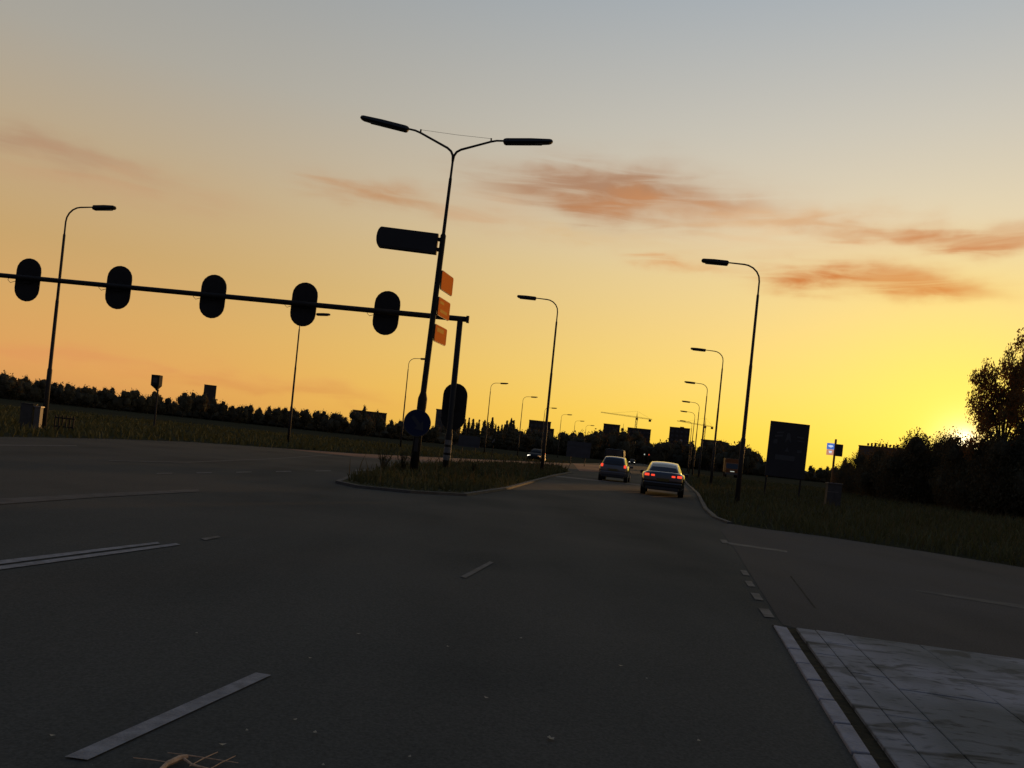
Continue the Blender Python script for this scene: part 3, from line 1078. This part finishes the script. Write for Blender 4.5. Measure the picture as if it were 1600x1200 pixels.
# ------------------------------------------------------------------ roadside things
# two-legged board
Zb = 48
bb = [P(1204, 657, Zb), P(1265, 664, Zb)]
wB = (bb[1] - bb[0]).length
cB = P(1229.5, 702, Zb)
bo = empty('route_board', (cB.x, Zb, 0), 0, 'tall dark rectangular board on two legs with a faint road diagram', 'sign', ry=R(.6))
zt, zb = P(1234, 660.5, Zb).z, P(1226, 746, Zb).z
MB().box((0, 0, (zt + zb) / 2), (wB, .08, zt - zb)).build('panel', 'board', bo, bevel=.01)
for s in (-1, 1):
    MB().tube([(s * wB * .44, .12, -.1), (s * wB * .44, .12, zt - .3)], .055, 8).build('leg', 'pole_dark', bo)
zc = (zt + zb) / 2


def bmark(outl):
    MB().prism([(x * wB, zc + z * (zt - zb)) for x, z in outl], -.048, -.042).build('marking', 'board_mark', bo)


bmark([(-.10, .12), (-.05, .31), (.02, .31), (.07, .12), (-.005, .2)])
bmark([(-.07, -.03), (-.015, .05), (.04, -.03)])
bmark([(-.32, .31), (-.14, .33), (-.14, .30), (-.32, .28)])
bmark([(-.36, .25), (-.16, .27), (-.16, .235), (-.36, .215)])
bmark([(-.38, .17), (-.28, .18), (-.28, .1), (-.38, .09)])
bmark([(.2, .27), (.38, .26), (.38, .23), (.2, .24)])
bmark([(.22, .2), (.4, .19), (.4, .165), (.22, .175)])
bmark([(-.3, -.1), (.2, -.1), (.2, -.19), (-.3, -.19)])
bmark([(.24, .02), (.36, .02), (.36, -.03), (.24, -.03)])

# lit pylon sign
Zy = 120
py_ = P(1301, 735, Zy)
pl = empty('pylon_sign', (py_.x, Zy, 0), 0, 'slim roadside pylon with a glowing blue and pink panel', 'sign')
ztop = P(1303, 686, Zy).z
MB().box((.02, 0, ztop / 2), (.24, .24, ztop)).build('pole', 'sign_edge', pl)
z1, z0 = P(1295, 692, Zy).z, P(1295, 711, Zy).z
zm = z0 + (z1 - z0) * .47
MB().box((-.68, 0, (z1 + zm) / 2), (1.05, .2, z1 - zm - .03)).build('blue_panel', 'panel_blue', pl)
MB().prism([(-.70 + .36 * math.cos(a) + .08 * math.sin(2 * a), (z1 + zm) / 2 + .17 * math.sin(a)) for a in [R(30 * k) for k in range(12)]], -.115, -.104).build('emblem', 'panel_white', pl)
MB().box((-.68, 0, (zm + z0) / 2), (1.0, .2, zm - z0 - .03)).build('pink_panel', 'panel_pink', pl)
MB().prism([(-.95, zm - .2), (-.42, zm - .2), (-.55, zm - .62), (-.68, zm - .42), (-.8, zm - .62)], -.112, -.104).build('emblem', 'panel_white', pl)
MB().box((.66, 0, (z1 + z0) / 2 - .05), (1.02, .2, z1 - z0)).build('dark_panel', 'board', pl)

# cabinet with a pale lid
p = P(1300, 788, 43)
cb = empty('utility_cabinet', (p.x, 43, 0), R(-6), 'grey utility cabinet with a pale lid on the right verge', 'cabinet')
MB().box((0, 0, .6), (.74, .42, 1.2)).build('case', 'cabinet', cb, bevel=.015)
MB().box((0, 0, 1.235), (.8, .5, .06)).build('lid', 'cabinet_pale', cb, bevel=.012)
MB().box((-.19, -.216, .62), (.35, .012, 1.0)).build('door', 'cabinet', cb)
MB().box((.19, -.216, .62), (.35, .012, 1.0)).build('door', 'cabinet', cb)
MB().box((-.1, -.222, .78), (.6, .012, .04)).build('vent', 'cabinet_pale', cb)

# cabinets by the lamp on the left
p = P(42, 668, 35)
c1 = empty('field_cabinet', (p.x, 35, 0), R(8), 'broad grey cabinet beside the lamp post in the left field', 'cabinet')
MB().box((0, 0, .55), (.5, .4, 1.1)).build('case', 'cabinet', c1, bevel=.015)
MB().box((0, -.205, .55), (.42, .012, .95)).build('door', 'cabinet', c1)
MB().box((0, 0, 1.12), (.54, .44, .04)).build('lid', 'cabinet', c1)
p = P(58, 668, 35)
c2 = empty('slim_cabinet', (p.x, 35, 0), R(8), 'slim cabinet with a bright metal cap between broad cabinet and lamp post', 'cabinet')
MB().box((0, 0, .5), (.24, .3, 1.0)).build('case', 'cabinet_pale', c2, bevel=.01)
MB().box((0, 0, 1.03), (.3, .36, .05)).build('cap', 'rim', c2)
p0 = P(85, 670, 37)
fn = empty('short_fence', (p0.x, 37, 0), 0, 'short dark railing in the grass right of the left lamp post', 'fence')
for k in range(6):
    MB().box((k * .17, 0, .35), (.05, .05, .75)).build('picket', 'black_matt', fn)
MB().box((.42, .04, .6), (.95, .03, .06)).build('rail', 'black_matt', fn)
MB().box((.42, .04, .2), (.95, .03, .06)).build('rail', 'black_matt', fn)

# camera box on a post
Zc = 64
q = P(241, 667, Zc)
sc_ = empty('speed_camera', (q.x, Zc, 0), 0, 'square camera box on a slim post in the left field', 'camera post', ry=R(-.4))
z1, z0 = P(245.5, 586, Zc).z, P(245, 603, Zc).z
xo = P(245.5, 595, Zc).x - q.x
MB().tube([(0, 0, -.1), (0, 0, z0 - .35)], .075, 8).build('post', 'pole_steel', sc_)
MB().loft([[(xo * k + a_ * w_, b_ * w_, z) for a_, b_ in ((-1, -1), (1, -1), (1, 1), (-1, 1))] for k, w_, z in ((0, .09, z0 - .4), (.6, .1, z0 - .25), (1, .3, z0))]).build('collar', 'black_matt', sc_)
MB().box((xo, 0, (z0 + z1) / 2), (.66, .6, z1 - z0)).build('housing', 'black_matt', sc_, bevel=.02)
MB().box((xo, -.305, (z0 + z1) / 2), (.36, .012, .4)).build('window', 'glass_far', sc_)

# backs of distant sign panels
for (xa, xb, ya, yb, Z, lab) in ((887, 924, 688.5, 713, 92, 'pale grey back of a large road sign beyond the median'), (717.5, 751, 679.5, 697, 100, 'grey back of a road sign right of the gantry mast')):
    a, b, c = P(xa, ya, Z), P(xb, ya + 4, Z), P(xa, yb, Z)
    o = empty('road_sign', ((a.x + b.x) / 2, Z, 0), 0, lab, 'sign', 'road sign backs across the field')
    wv, hv, zc = b.x - a.x, a.z - c.z, (a.z + c.z) / 2
    MB().box((0, 0, zc), (wv, .05, hv)).build('panel', 'sign_grey', o)
    for s in (-.3, .3):
        MB().tube([(s * wv, .06, -.1), (s * wv, .06, zc + hv * .45)], .05, 8).build('post', 'pole_steel', o)
    MB().box((0, -.04, zc + hv * .25), (wv * .96, .04, .06)).build('rail', 'sign_grey', o)
    MB().box((0, -.04, zc - hv * .25), (wv * .96, .04, .06)).build('rail', 'sign_grey', o)
q = P(771, 689, 70)
mk = empty('marker_post', (q.x, 70, 0), 0, 'small post with a pale slanted reflector left of the oncoming car', 'post')
MB().box((0, 0, .6), (.07, .07, 1.5)).build('post', 'pole_dark', mk)
MB().box((0, -.05, q.z), (.12, .02, .36), ry=R(35)).build('reflector', 'white_band', mk)

# far traffic lights
for (px, py, m_, lab) in ((1007, 710, 'lamp_white', 'tiny far traffic light showing a pale lamp above the sedan'), (1014, 710.5, 'lamp_red', 'tiny far traffic light showing a red lamp above the sedan')):
    q = P(px, py, 205)
    o = empty('far_traffic_light', (q.x, 205, 0), 0, lab, 'traffic light')
    MB().tube([(0, 0, 0), (0, 0, q.z - .4)], .06, 8).build('post', 'pole_dark', o)
    MB().box((0, .1, q.z - .1), (.36, .2, 1.1)).build('housing', 'black', o)
    MB().tube([(0, -.06, q.z), (0, .02, q.z)], .16, 12).build('lamp', m_, o)

# litter and a dry twig on the asphalt
tq = G(300, 1192, .03)
tw = empty('dry_twig', (tq.x, tq.y, .012), 0, 'pale dry twig with splayed stems lying on the asphalt', 'twig')


def tl(*pts):
    return [G(a, b, .03) - Vector((tq.x, tq.y, .012)) for a, b in pts]


def _tw(pts, rad, nm, par):
    return MB().tube(pts, rad, 6).build(nm, 'twig', par)


_tw(tl((250, 1204), (262, 1193), (280, 1185), (293, 1182)), [.009, .011, .012, .008], 'stem', tw)
_tw(tl((288, 1186), (300, 1195), (320, 1200), (335, 1203)), [.006, .005, .004, .003], 'branch', tw)
for pts in (((208, 1184), (235, 1187), (262, 1191)), ((296, 1197), (318, 1185), (340, 1175)), ((322, 1205), (345, 1192), (368, 1181)), ((262, 1176), (300, 1181), (372, 1192))):
    _tw(tl(*pts), [.0016, .0026, .0016], 'sprig', tw)
fl = MB()
for (px, py) in ((307, 989), (485, 1028), (82, 1149), (461, 1124), (492, 1144), (386, 1141), (348, 1163), (862, 1154), (858, 1152), (1092, 1157), (913, 804), (872, 820), (640, 1182), (505, 1195), (1010, 1060), (760, 1090), (560, 990), (700, 1010), (814, 997), (970, 1040)):
    c = G(px, py, .022)
    a = random.uniform(0, 6)
    s = random.uniform(.007, .013)
    fl.add([c + Vector((math.cos(a + k * 1.57) * s * (1 + .6 * (k % 2)), math.sin(a + k * 1.57) * s * (1 + .6 * (k % 2)), .004 * (k % 2))) for k in range(4)], [(0, 1, 2, 3)])
tag(fl.build('leaf_flakes', 'flake'), 'tiny pale flakes scattered on the asphalt', 'litter', kind='stuff')


# ------------------------------------------------------------------ far buildings
def building(x0, x1, ytop, Z, label, m='brick_far', floors=4, cols=4, depth=14, rz=0, step=None, rail=False, lit=()):
    a, b = P(x0, ytop, Z), P(x1, ytop + (x1 - x0) * .103, Z)
    w, h = b.x - a.x, a.z
    rz = -math.atan2((a.x + b.x) / 2, Z)
    o = empty('building', ((a.x + b.x) / 2 - math.sin(rz) * depth / 2, Z + math.cos(rz) * depth / 2, 0), rz, label, 'building', 'buildings on the skyline')
    MB().box((0, 0, h / 2), (w, depth, h)).build('wall', m, o)
    rf = MB().box((0, 0, h + .15), (w + .3, depth + .3, .3)).build('roof', m, o)
    if lit:
        MB().box((w * .1, 0, h + .7), (w * .2, depth * .4, .9)).build('plant_room', m, rf)
    if step:
        MB().box((w / 2 + step[0] / 2, 0, (h - step[1]) / 2), (step[0] - .01, depth * .8, h - step[1])).build('wing', m, o)
    fh, cw = h / (floors + .6), w / (cols + .4)
    wm_ = MB().box((0, 0, 0), (cw * .55, .12, fh * .5))
    first = None
    for i in range(floors):
        for j in range(cols):
            loc = (-w / 2 + cw * (j + .7), -depth / 2 - .03, fh * (i + .75))
            mm = 'window_lit' if (i, j) in lit else 'glass_far'
            if first is None or mm == 'window_lit':
                wo_ = MB().box((0, 0, 0), (cw * .55, .12, fh * .5)).build('window', mm, o)
                if mm != 'window_lit':
                    first = wo_
            else:
                wo_ = first.copy()
                COL.objects.link(wo_)
                wo_.parent = o
            wo_.location = loc
    if rail:
        for k in range(9):
            MB().box((-w * .3 + k * w * .08, -depth / 2 + .4, h + .75), (w * .045, .2, .7 + .3 * (k % 3))).build('roof_letter', 'sign_edge', rf)
    return o


building(320, 338, 601, 950, 'slim dark tower block rising behind the left treeline', floors=10, cols=3)
building(552, 604, 641, 400, 'low flat-roofed block among trees left of the lamp post', floors=3, cols=5)
building(682, 722, 640, 300, 'brownish block half hidden by the lower signal head', 'concrete_far', 4, 4)
building(827, 861, 656.5, 450, 'stepped dark block behind the lone median lamp', floors=5, cols=5, step=(2.2, 3.4))
building(943.5, 969, 662, 600, 'square dark tower left of the larger crane', floors=8, cols=4)
building(981, 1017, 668, 620, 'broad dark block at the foot of the larger crane', floors=7, cols=6)
building(1047, 1078, 667, 600, 'dark tower with two paler windows left of the right lamp row', floors=8, cols=4, lit=((5, 2), (4, 1)))
building(1096, 1127, 687, 320, 'low flat hall behind the right lamp row', floors=2, cols=5)
building(1345, 1410, 696.5, 240, 'pale building with roof letters rising over the right bushes', 'concrete_far', 3, 7, rail=True)


# cranes
def crane(px_m, y_top, y_base, xl, yl, xr, yr, Z, label):
    p = P(px_m, y_top, Z)
    jl, jr = P(xl, yl, Z), P(xr, yr, Z)
    hj = P(px_m, yl + (yr - yl) * (px_m - xl) / (xr - xl), Z).z
    o = empty('tower_crane', (p.x, Z, 0), 0, label, 'crane', 'tower cranes on the skyline')
    m = MB()
    s = .7
    for a_, b_ in ((-1, -1), (1, -1), (1, 1), (-1, 1)):
        m.tube([(a_ * s, b_ * s, 0), (a_ * s, b_ * s, hj)], .13, 4)
    z = 0
    f = 1
    while z < hj - 1.6:
        m.tube([(-s * f, -s, z), (s * f, -s, z + 1.6)], .08, 4)
        m.tube([(-s * f, s, z), (s * f, s, z + 1.6)], .08, 4)
        z += 1.6
        f = -f
    m.build('mast', 'crane', o)
    j = MB()
    for (yy, zz) in ((-.5, 0), (.5, 0), (0, .9)):
        j.tube([(jl.x - p.x, yy, jl.z + zz * .6), (0, yy, hj + zz), (jr.x - p.x, yy, jr.z + zz * .6)], .1, 4)
    n = 22
    for k in range(n):
        t0, t1 = k / n, (k + 1) / n
        A, B = Vector((jl.x - p.x, 0, jl.z)), Vector((jr.x - p.x, 0, jr.z))
        j.tube([A.lerp(B, t0), A.lerp(B, (t0 + t1) / 2) + Vector((0, 0, .8)), A.lerp(B, t1)], .06, 4)
    j.build('jib', 'crane', o)
    MB().tube([(-.5, 0, hj), (0, 0, p.z), (.5, 0, hj)], .22, 4).build('apex', 'crane', o)
    MB().tube([((jl.x - p.x) * .7, 0, jl.z + (hj - jl.z) * .3 + .9), (0, 0, p.z), ((jr.x - p.x) * .85, 0, jr.z + .9)], .05, 4).build('tie', 'crane', o)
    MB().box(((jr.x - p.x) * .86, 0, jr.z - 1.0), (2.0, 1.2, 1.9)).build('counterweight', 'black_matt', o)
    MB().box((.2, -1.0, hj - 1.2), (1.4, 1.3, 1.8)).build('cab', 'black_matt', o)


crane(996, 642.5, 668, 939, 644.5, 1019, 656, 720, 'tower crane with a long level jib above the broad block')
crane(1103, 653, 690, 1058, 658, 1114.5, 667.5, 760, 'smaller tower crane seen between the right lamp poles')
q = P(974.5, 662, 640)
am = empty('antenna_mast', (q.x, 640, 0), 0, 'thin antenna mast with a cluster of boxes between two towers', 'mast')
MB().tube([(0, 0, 0), (0, 0, q.z)], [.35, .1], 6).build('pole', 'crane', am)
MB().box((-.5, 0, q.z - 4.6), (2.0, 1.2, 1.8)).build('antenna', 'black_matt', am)


# ------------------------------------------------------------------ trees
def leaf_cloud(rng, lobes, n, size, flatz=.7):
    """leaf-sized faces scattered through a few uneven lobes; returns verts, faces"""
    lob = np.array(lobes, float)
    wgt = lob[:, 3] * lob[:, 4] * lob[:, 5]
    idx = rng.choice(len(lob), n, p=wgt / wgt.sum())
    d = rng.normal(size=(n, 3))
    d /= np.linalg.norm(d, axis=1)[:, None]
    r = rng.random(n) ** .45 * (1 + .22 * rng.normal(size=n).clip(-1, .75))
    c = lob[idx, :3] + d * r[:, None] * lob[idx, 3:6]
    a = rng.normal(size=(n, 3))
    a /= np.linalg.norm(a, axis=1)[:, None]
    b = np.cross(a, rng.normal(size=(n, 3)))
    b /= np.linalg.norm(b, axis=1)[:, None]
    s = size * rng.uniform(.6, 1.4, n)[:, None]
    V = np.stack([c - a * s, c + b * s * .45, c + a * s, c - b * s * .45], 1).reshape(-1, 3)
    Fc = np.arange(4 * n).reshape(-1, 4)
    return V, Fc


def ico_lump(rng, bm, c, rad):
    r = bmesh.ops.create_icosphere(bm, subdivisions=2, radius=1)
    for v_ in r['verts']:
        k = 1 + rng.normal() * .09
        v_.co = Vector((c[0] + v_.co.x * rad[0] * k, c[1] + v_.co.y * rad[1] * k, c[2] + v_.co.z * rad[2] * k))


def tree_mesh(seed, kind, nleaf, size, core=.78):
    """unit tree: 1 m tall; returns (trunk mesh, crown mesh)"""
    rng = np.random.default_rng(seed)
    if kind == 'round':
        lobes = [(rng.uniform(-.22, .22), rng.uniform(-.22, .22), rng.uniform(.42, .74), *(rng.uniform(.15, .24) * np.array([1.15, 1.15, .95]))) for _ in range(7)]
        lobes.append((0, 0, .5, .34, .34, .36))
        lobes.append((rng.uniform(-.1, .1), 0, .82, .17, .17, .17))
    elif kind == 'bush':
        lobes = [(rng.uniform(-.5, .5), rng.uniform(-.4, .4), rng.uniform(.25, .68), rng.uniform(.2, .32), rng.uniform(.2, .32), rng.uniform(.16, .27)) for _ in range(9)]
        lobes.append((0, 0, .32, .6, .5, .34))
    elif kind == 'open':
        lobes = [(rng.uniform(-.34, .34), rng.uniform(-.3, .3), rng.uniform(.22, .88), rng.uniform(.05, .11), rng.uniform(.05, .11), rng.uniform(.04, .085)) for _ in range(84)]
    else:
        lobes = [(0, 0, .25 + .65 * k / 6, .16 * (1 - k / 7.2) + .02, .16 * (1 - k / 7.2) + .02, .11) for k in range(7)]
    V, Fc = leaf_cloud(rng, lobes, nleaf, size)
    zs = 1.0 / float(np.percentile(V[:, 2], 98.0))
    bm = bmesh.new()
    if core:
        for l in lobes:
            ico_lump(rng, bm, l[:3], [x * core for x in l[3:6]])
    me0 = bpy.data.meshes.new('tmp')
    bm.to_mesh(me0)
    bm.free()
    cv = np.array([v_.co[:] for v_ in me0.vertices]).reshape(-1, 3)
    cf = [tuple(p_.vertices) for p_ in me0.polygons]
    bpy.data.meshes.remove(me0)
    me = bpy.data.meshes.new('crown')
    allv = (np.concatenate([V, cv]) if len(cv) else V) * np.array([1, 1, zs])
    me.from_pydata(allv.tolist(), [], Fc.tolist() + [tuple(i + len(V) for i in f) for f in cf])
    me.materials.append(MATS['leaf' if kind == 'open' else 'leaf_far'])
    me.materials.append(MATS['leaf_core'])
    mi = np.zeros(len(me.polygons), np.int32)
    mi[len(Fc):] = 1
    me.polygons.foreach_set('material_index', mi)
    b = MB()
    b.tube([(0, 0, -.02), (.01, 0, .2), (0, .01, .45), (.01, 0, .75)], [.032, .024, .017, .006], 7)
    for l in lobes[:14]:
        z0 = rng.uniform(.15, .4) if kind != 'bush' else .05
        b.tube([(0, 0, z0), (l[0] * .5, l[1] * .5, (z0 + l[2] * zs) * .5 + .02), (l[0], l[1], l[2] * zs)], [.012, .009, .003], 5)
    tm = bpy.data.meshes.new('trunk')
    tm.from_pydata(b.v, [], b.f)
    tm.materials.append(MATS['bark'])
    return tm, me


def plant_tree(meshes, loc, height, width, rz, label, group, name='tree'):
    o = empty(name, loc, rz, label, 'tree', group)
    for nm, me in zip(('trunk', 'crown'), meshes):
        c_ = bpy.data.objects.new(nm, me)
        COL.objects.link(c_)
        c_.parent = o
        c_.scale = (width, width, height)
    return o


ROUND = [tree_mesh(10 + k, 'round', 1300, .04, core=.7) for k in range(6)]
BUSHF = [tree_mesh(30 + k, 'bush', 1500, .045, core=.7) for k in range(4)]
PINE = [tree_mesh(50 + k, 'pine', 420, .04) for k in range(3)]

prof = [(-260, 566), (-120, 578), (0, 587), (20, 585), (40, 590), (62, 592), (85, 597), (110, 603), (150, 604), (170, 608), (210, 611), (245, 611), (256, 622), (264, 630), (272, 624), (285, 617), (318, 617), (345, 629), (365, 633), (385, 634), (450, 638),
        (500, 642), (530, 648), (552, 650), (570, 646), (585, 649), (604, 656), (640, 658), (680, 664), (720, 664), (760, 668), (800, 668), (830, 672), (870, 676), (885, 677), (893, 673), (905, 678), (915, 674), (935, 677), (950, 676), (975, 673), (1000, 678), (1020, 690), (1030, 688), (1042, 692),
        (1070, 690), (1090, 693), (1130, 690), (1150, 696), (1165, 697), (1180, 707), (1200, 713), (1230, 720), (1260, 726), (1290, 730), (1318, 728)]
px_, py2 = [p[0] for p in prof], [p[1] for p in prof]


def top_at(x):
    return float(np.interp(x, px_, py2))


def tree_top(px, py, Z, meshes, label, group, ratio=.8, jitter=True, name='tree'):
    q_ = P(px, py, Z)
    hgt = max(q_.z, 1.5)
    return plant_tree(meshes, (q_.x, Z, -.25 if name == 'bush' else 0), hgt, hgt * ratio, random.uniform(0, 6.28), label, group, name)


TREE_LABELS = (
    (80, 'dark tree in the far row behind the grey cabinets and left lamp', 'far trees behind the cabinets'),
    (245, 'dark tree in the far row between the left lamp and camera post', 'far trees before the camera post'),
    (322, 'dark rounded tree in the far row between camera post and slim tower', 'far trees by the slim tower'),
    (462, 'dark tree in the far row between slim tower and the half-hidden lamp', 'far trees after the slim tower'),
    (552, 'dark tree in the far row between half-hidden lamp and low flat block', 'far trees before the low block'),
    (640, 'dark tree in the far row below the low flat-roofed block', 'far trees below the low block'),
    (725, 'dark tree in the far row behind lamp post and gantry mast', 'far trees behind the gantry mast'),
    (866, 'dark tree in the far row at the foot of the stepped block', 'far trees by the stepped block'),
    (945, 'dark tree in the far row between stepped block and square tower', 'far trees between the blocks'),
    (1045, 'dark tree in the far row beneath the larger crane', 'far trees beneath the crane'),
    (1098, 'dark tree in the far row below the tower with paler windows', 'far trees below the pale-windowed tower'),
    (1190, 'dark tree in the far row behind the flat hall and tall right lamp', 'far trees by the flat hall'),
    (1275, 'dark tree in the far row directly behind the two-legged board', 'far trees behind the board'),
    (9999, 'low dark tree in the far row under the glowing pylon', 'far trees under the pylon'))
x = -50
while x < 1320:
    Z = 235 + random.uniform(-15, 25) if x < 690 else 300 + random.uniform(-20, 30)
    if 722 <= x <= 806:
        tree_top(x, top_at(x) - random.choice((-1, 1, 2, 4, 6, 8)) * random.uniform(.6, 1.1), Z, random.choice(PINE), 'narrow pointed conifer in the far row right of the gantry mast', 'far conifers', random.uniform(.8, 1.4), name='conifer')
        x += random.uniform(2.5, 7.5)
        continue
    for lim, lab, gr in TREE_LABELS:
        if x < lim:
            break
    tree_top(x, top_at(x) + random.uniform(.5, 5), Z, random.choice(ROUND if random.random() < .7 else BUSHF), lab, gr, random.uniform(.75, 1.05))
    x += random.uniform(11, 19)
# feature trees on the skyline
tree_top(570, 639, 330, ROUND[1], 'taller tree growing in front of the low flat-roofed block', None, .5)
tree_top(588, 645, 330, ROUND[3], 'shorter tree at the right corner of the low flat-roofed block', None, .5)
tree_top(1321, 718, 160, ROUND[2], 'small tree standing right of the glowing pylon sign', None, .35)

# undergrowth closing the far row below its crowns
rng = np.random.default_rng(3)
bm = bmesh.new()
x = -270
while x < 1345:
    Z = 262 if x < 690 else 325
    y = top_at(x)
    q = P(x, y, Z)
    h_ = max(1.4, q.z * .62)
    ico_lump(rng, bm, (q.x, Z, h_ * .42), (4.2, 4, h_ * .55))
    x += 11
me = bpy.data.meshes.new('undergrowth')
bm.to_mesh(me)
bm.free()
tag(link('undergrowth', me, 'leaf_core'), 'continuous dark undergrowth along the far treeline', 'undergrowth', kind='stuff')

# bushes and trees on the right, below the sun
NEARB = [tree_mesh(70 + k, 'bush', 24000, .017, core=.5) for k in range(4)]
rb = [(1322, 731, 100), (1336, 724, 95), (1352, 716, 90), (1372, 712, 84), (1392, 706, 80), (1412, 699, 76), (1432, 694, 74), (1450, 688, 72), (1466, 688, 72), (1478, 697, 73)]
for i, (px, py, Z) in enumerate(rb):
    tree_top(px, py, Z, NEARB[i % 4], 'dense dark bush in the rounded hedge left of the sun', 'bushes left of the sun', .9, name='bush')
for i, (px, py, Z) in enumerate(((1507, 720, 66), (1530, 703, 62), (1550, 697, 60), (1576, 690, 58), (1605, 684, 57), (1640, 676, 56), (1690, 668, 55), (1750, 660, 54))):
    tree_top(px, py, Z, NEARB[(i + 1) % 4], 'dense dark bush at the foot of the large backlit tree', 'bushes under the large tree', .85, name='bush')
BIG = [tree_mesh(90 + k, 'open', 23000, .0105, core=0) for k in range(2)]
q = P(1580, 566, 60)
plant_tree(BIG[0], (q.x, 60, 0), q.z * 1.05, q.z * .62, 1.0, 'large loose-leaved tree with the sunset showing through its crown', None)
q = P(1655, 536, 63)
plant_tree(BIG[1], (q.x, 63, 0), q.z * 1.05, q.z * .7, 2.2, 'taller leafy tree behind the backlit one at the right', None)
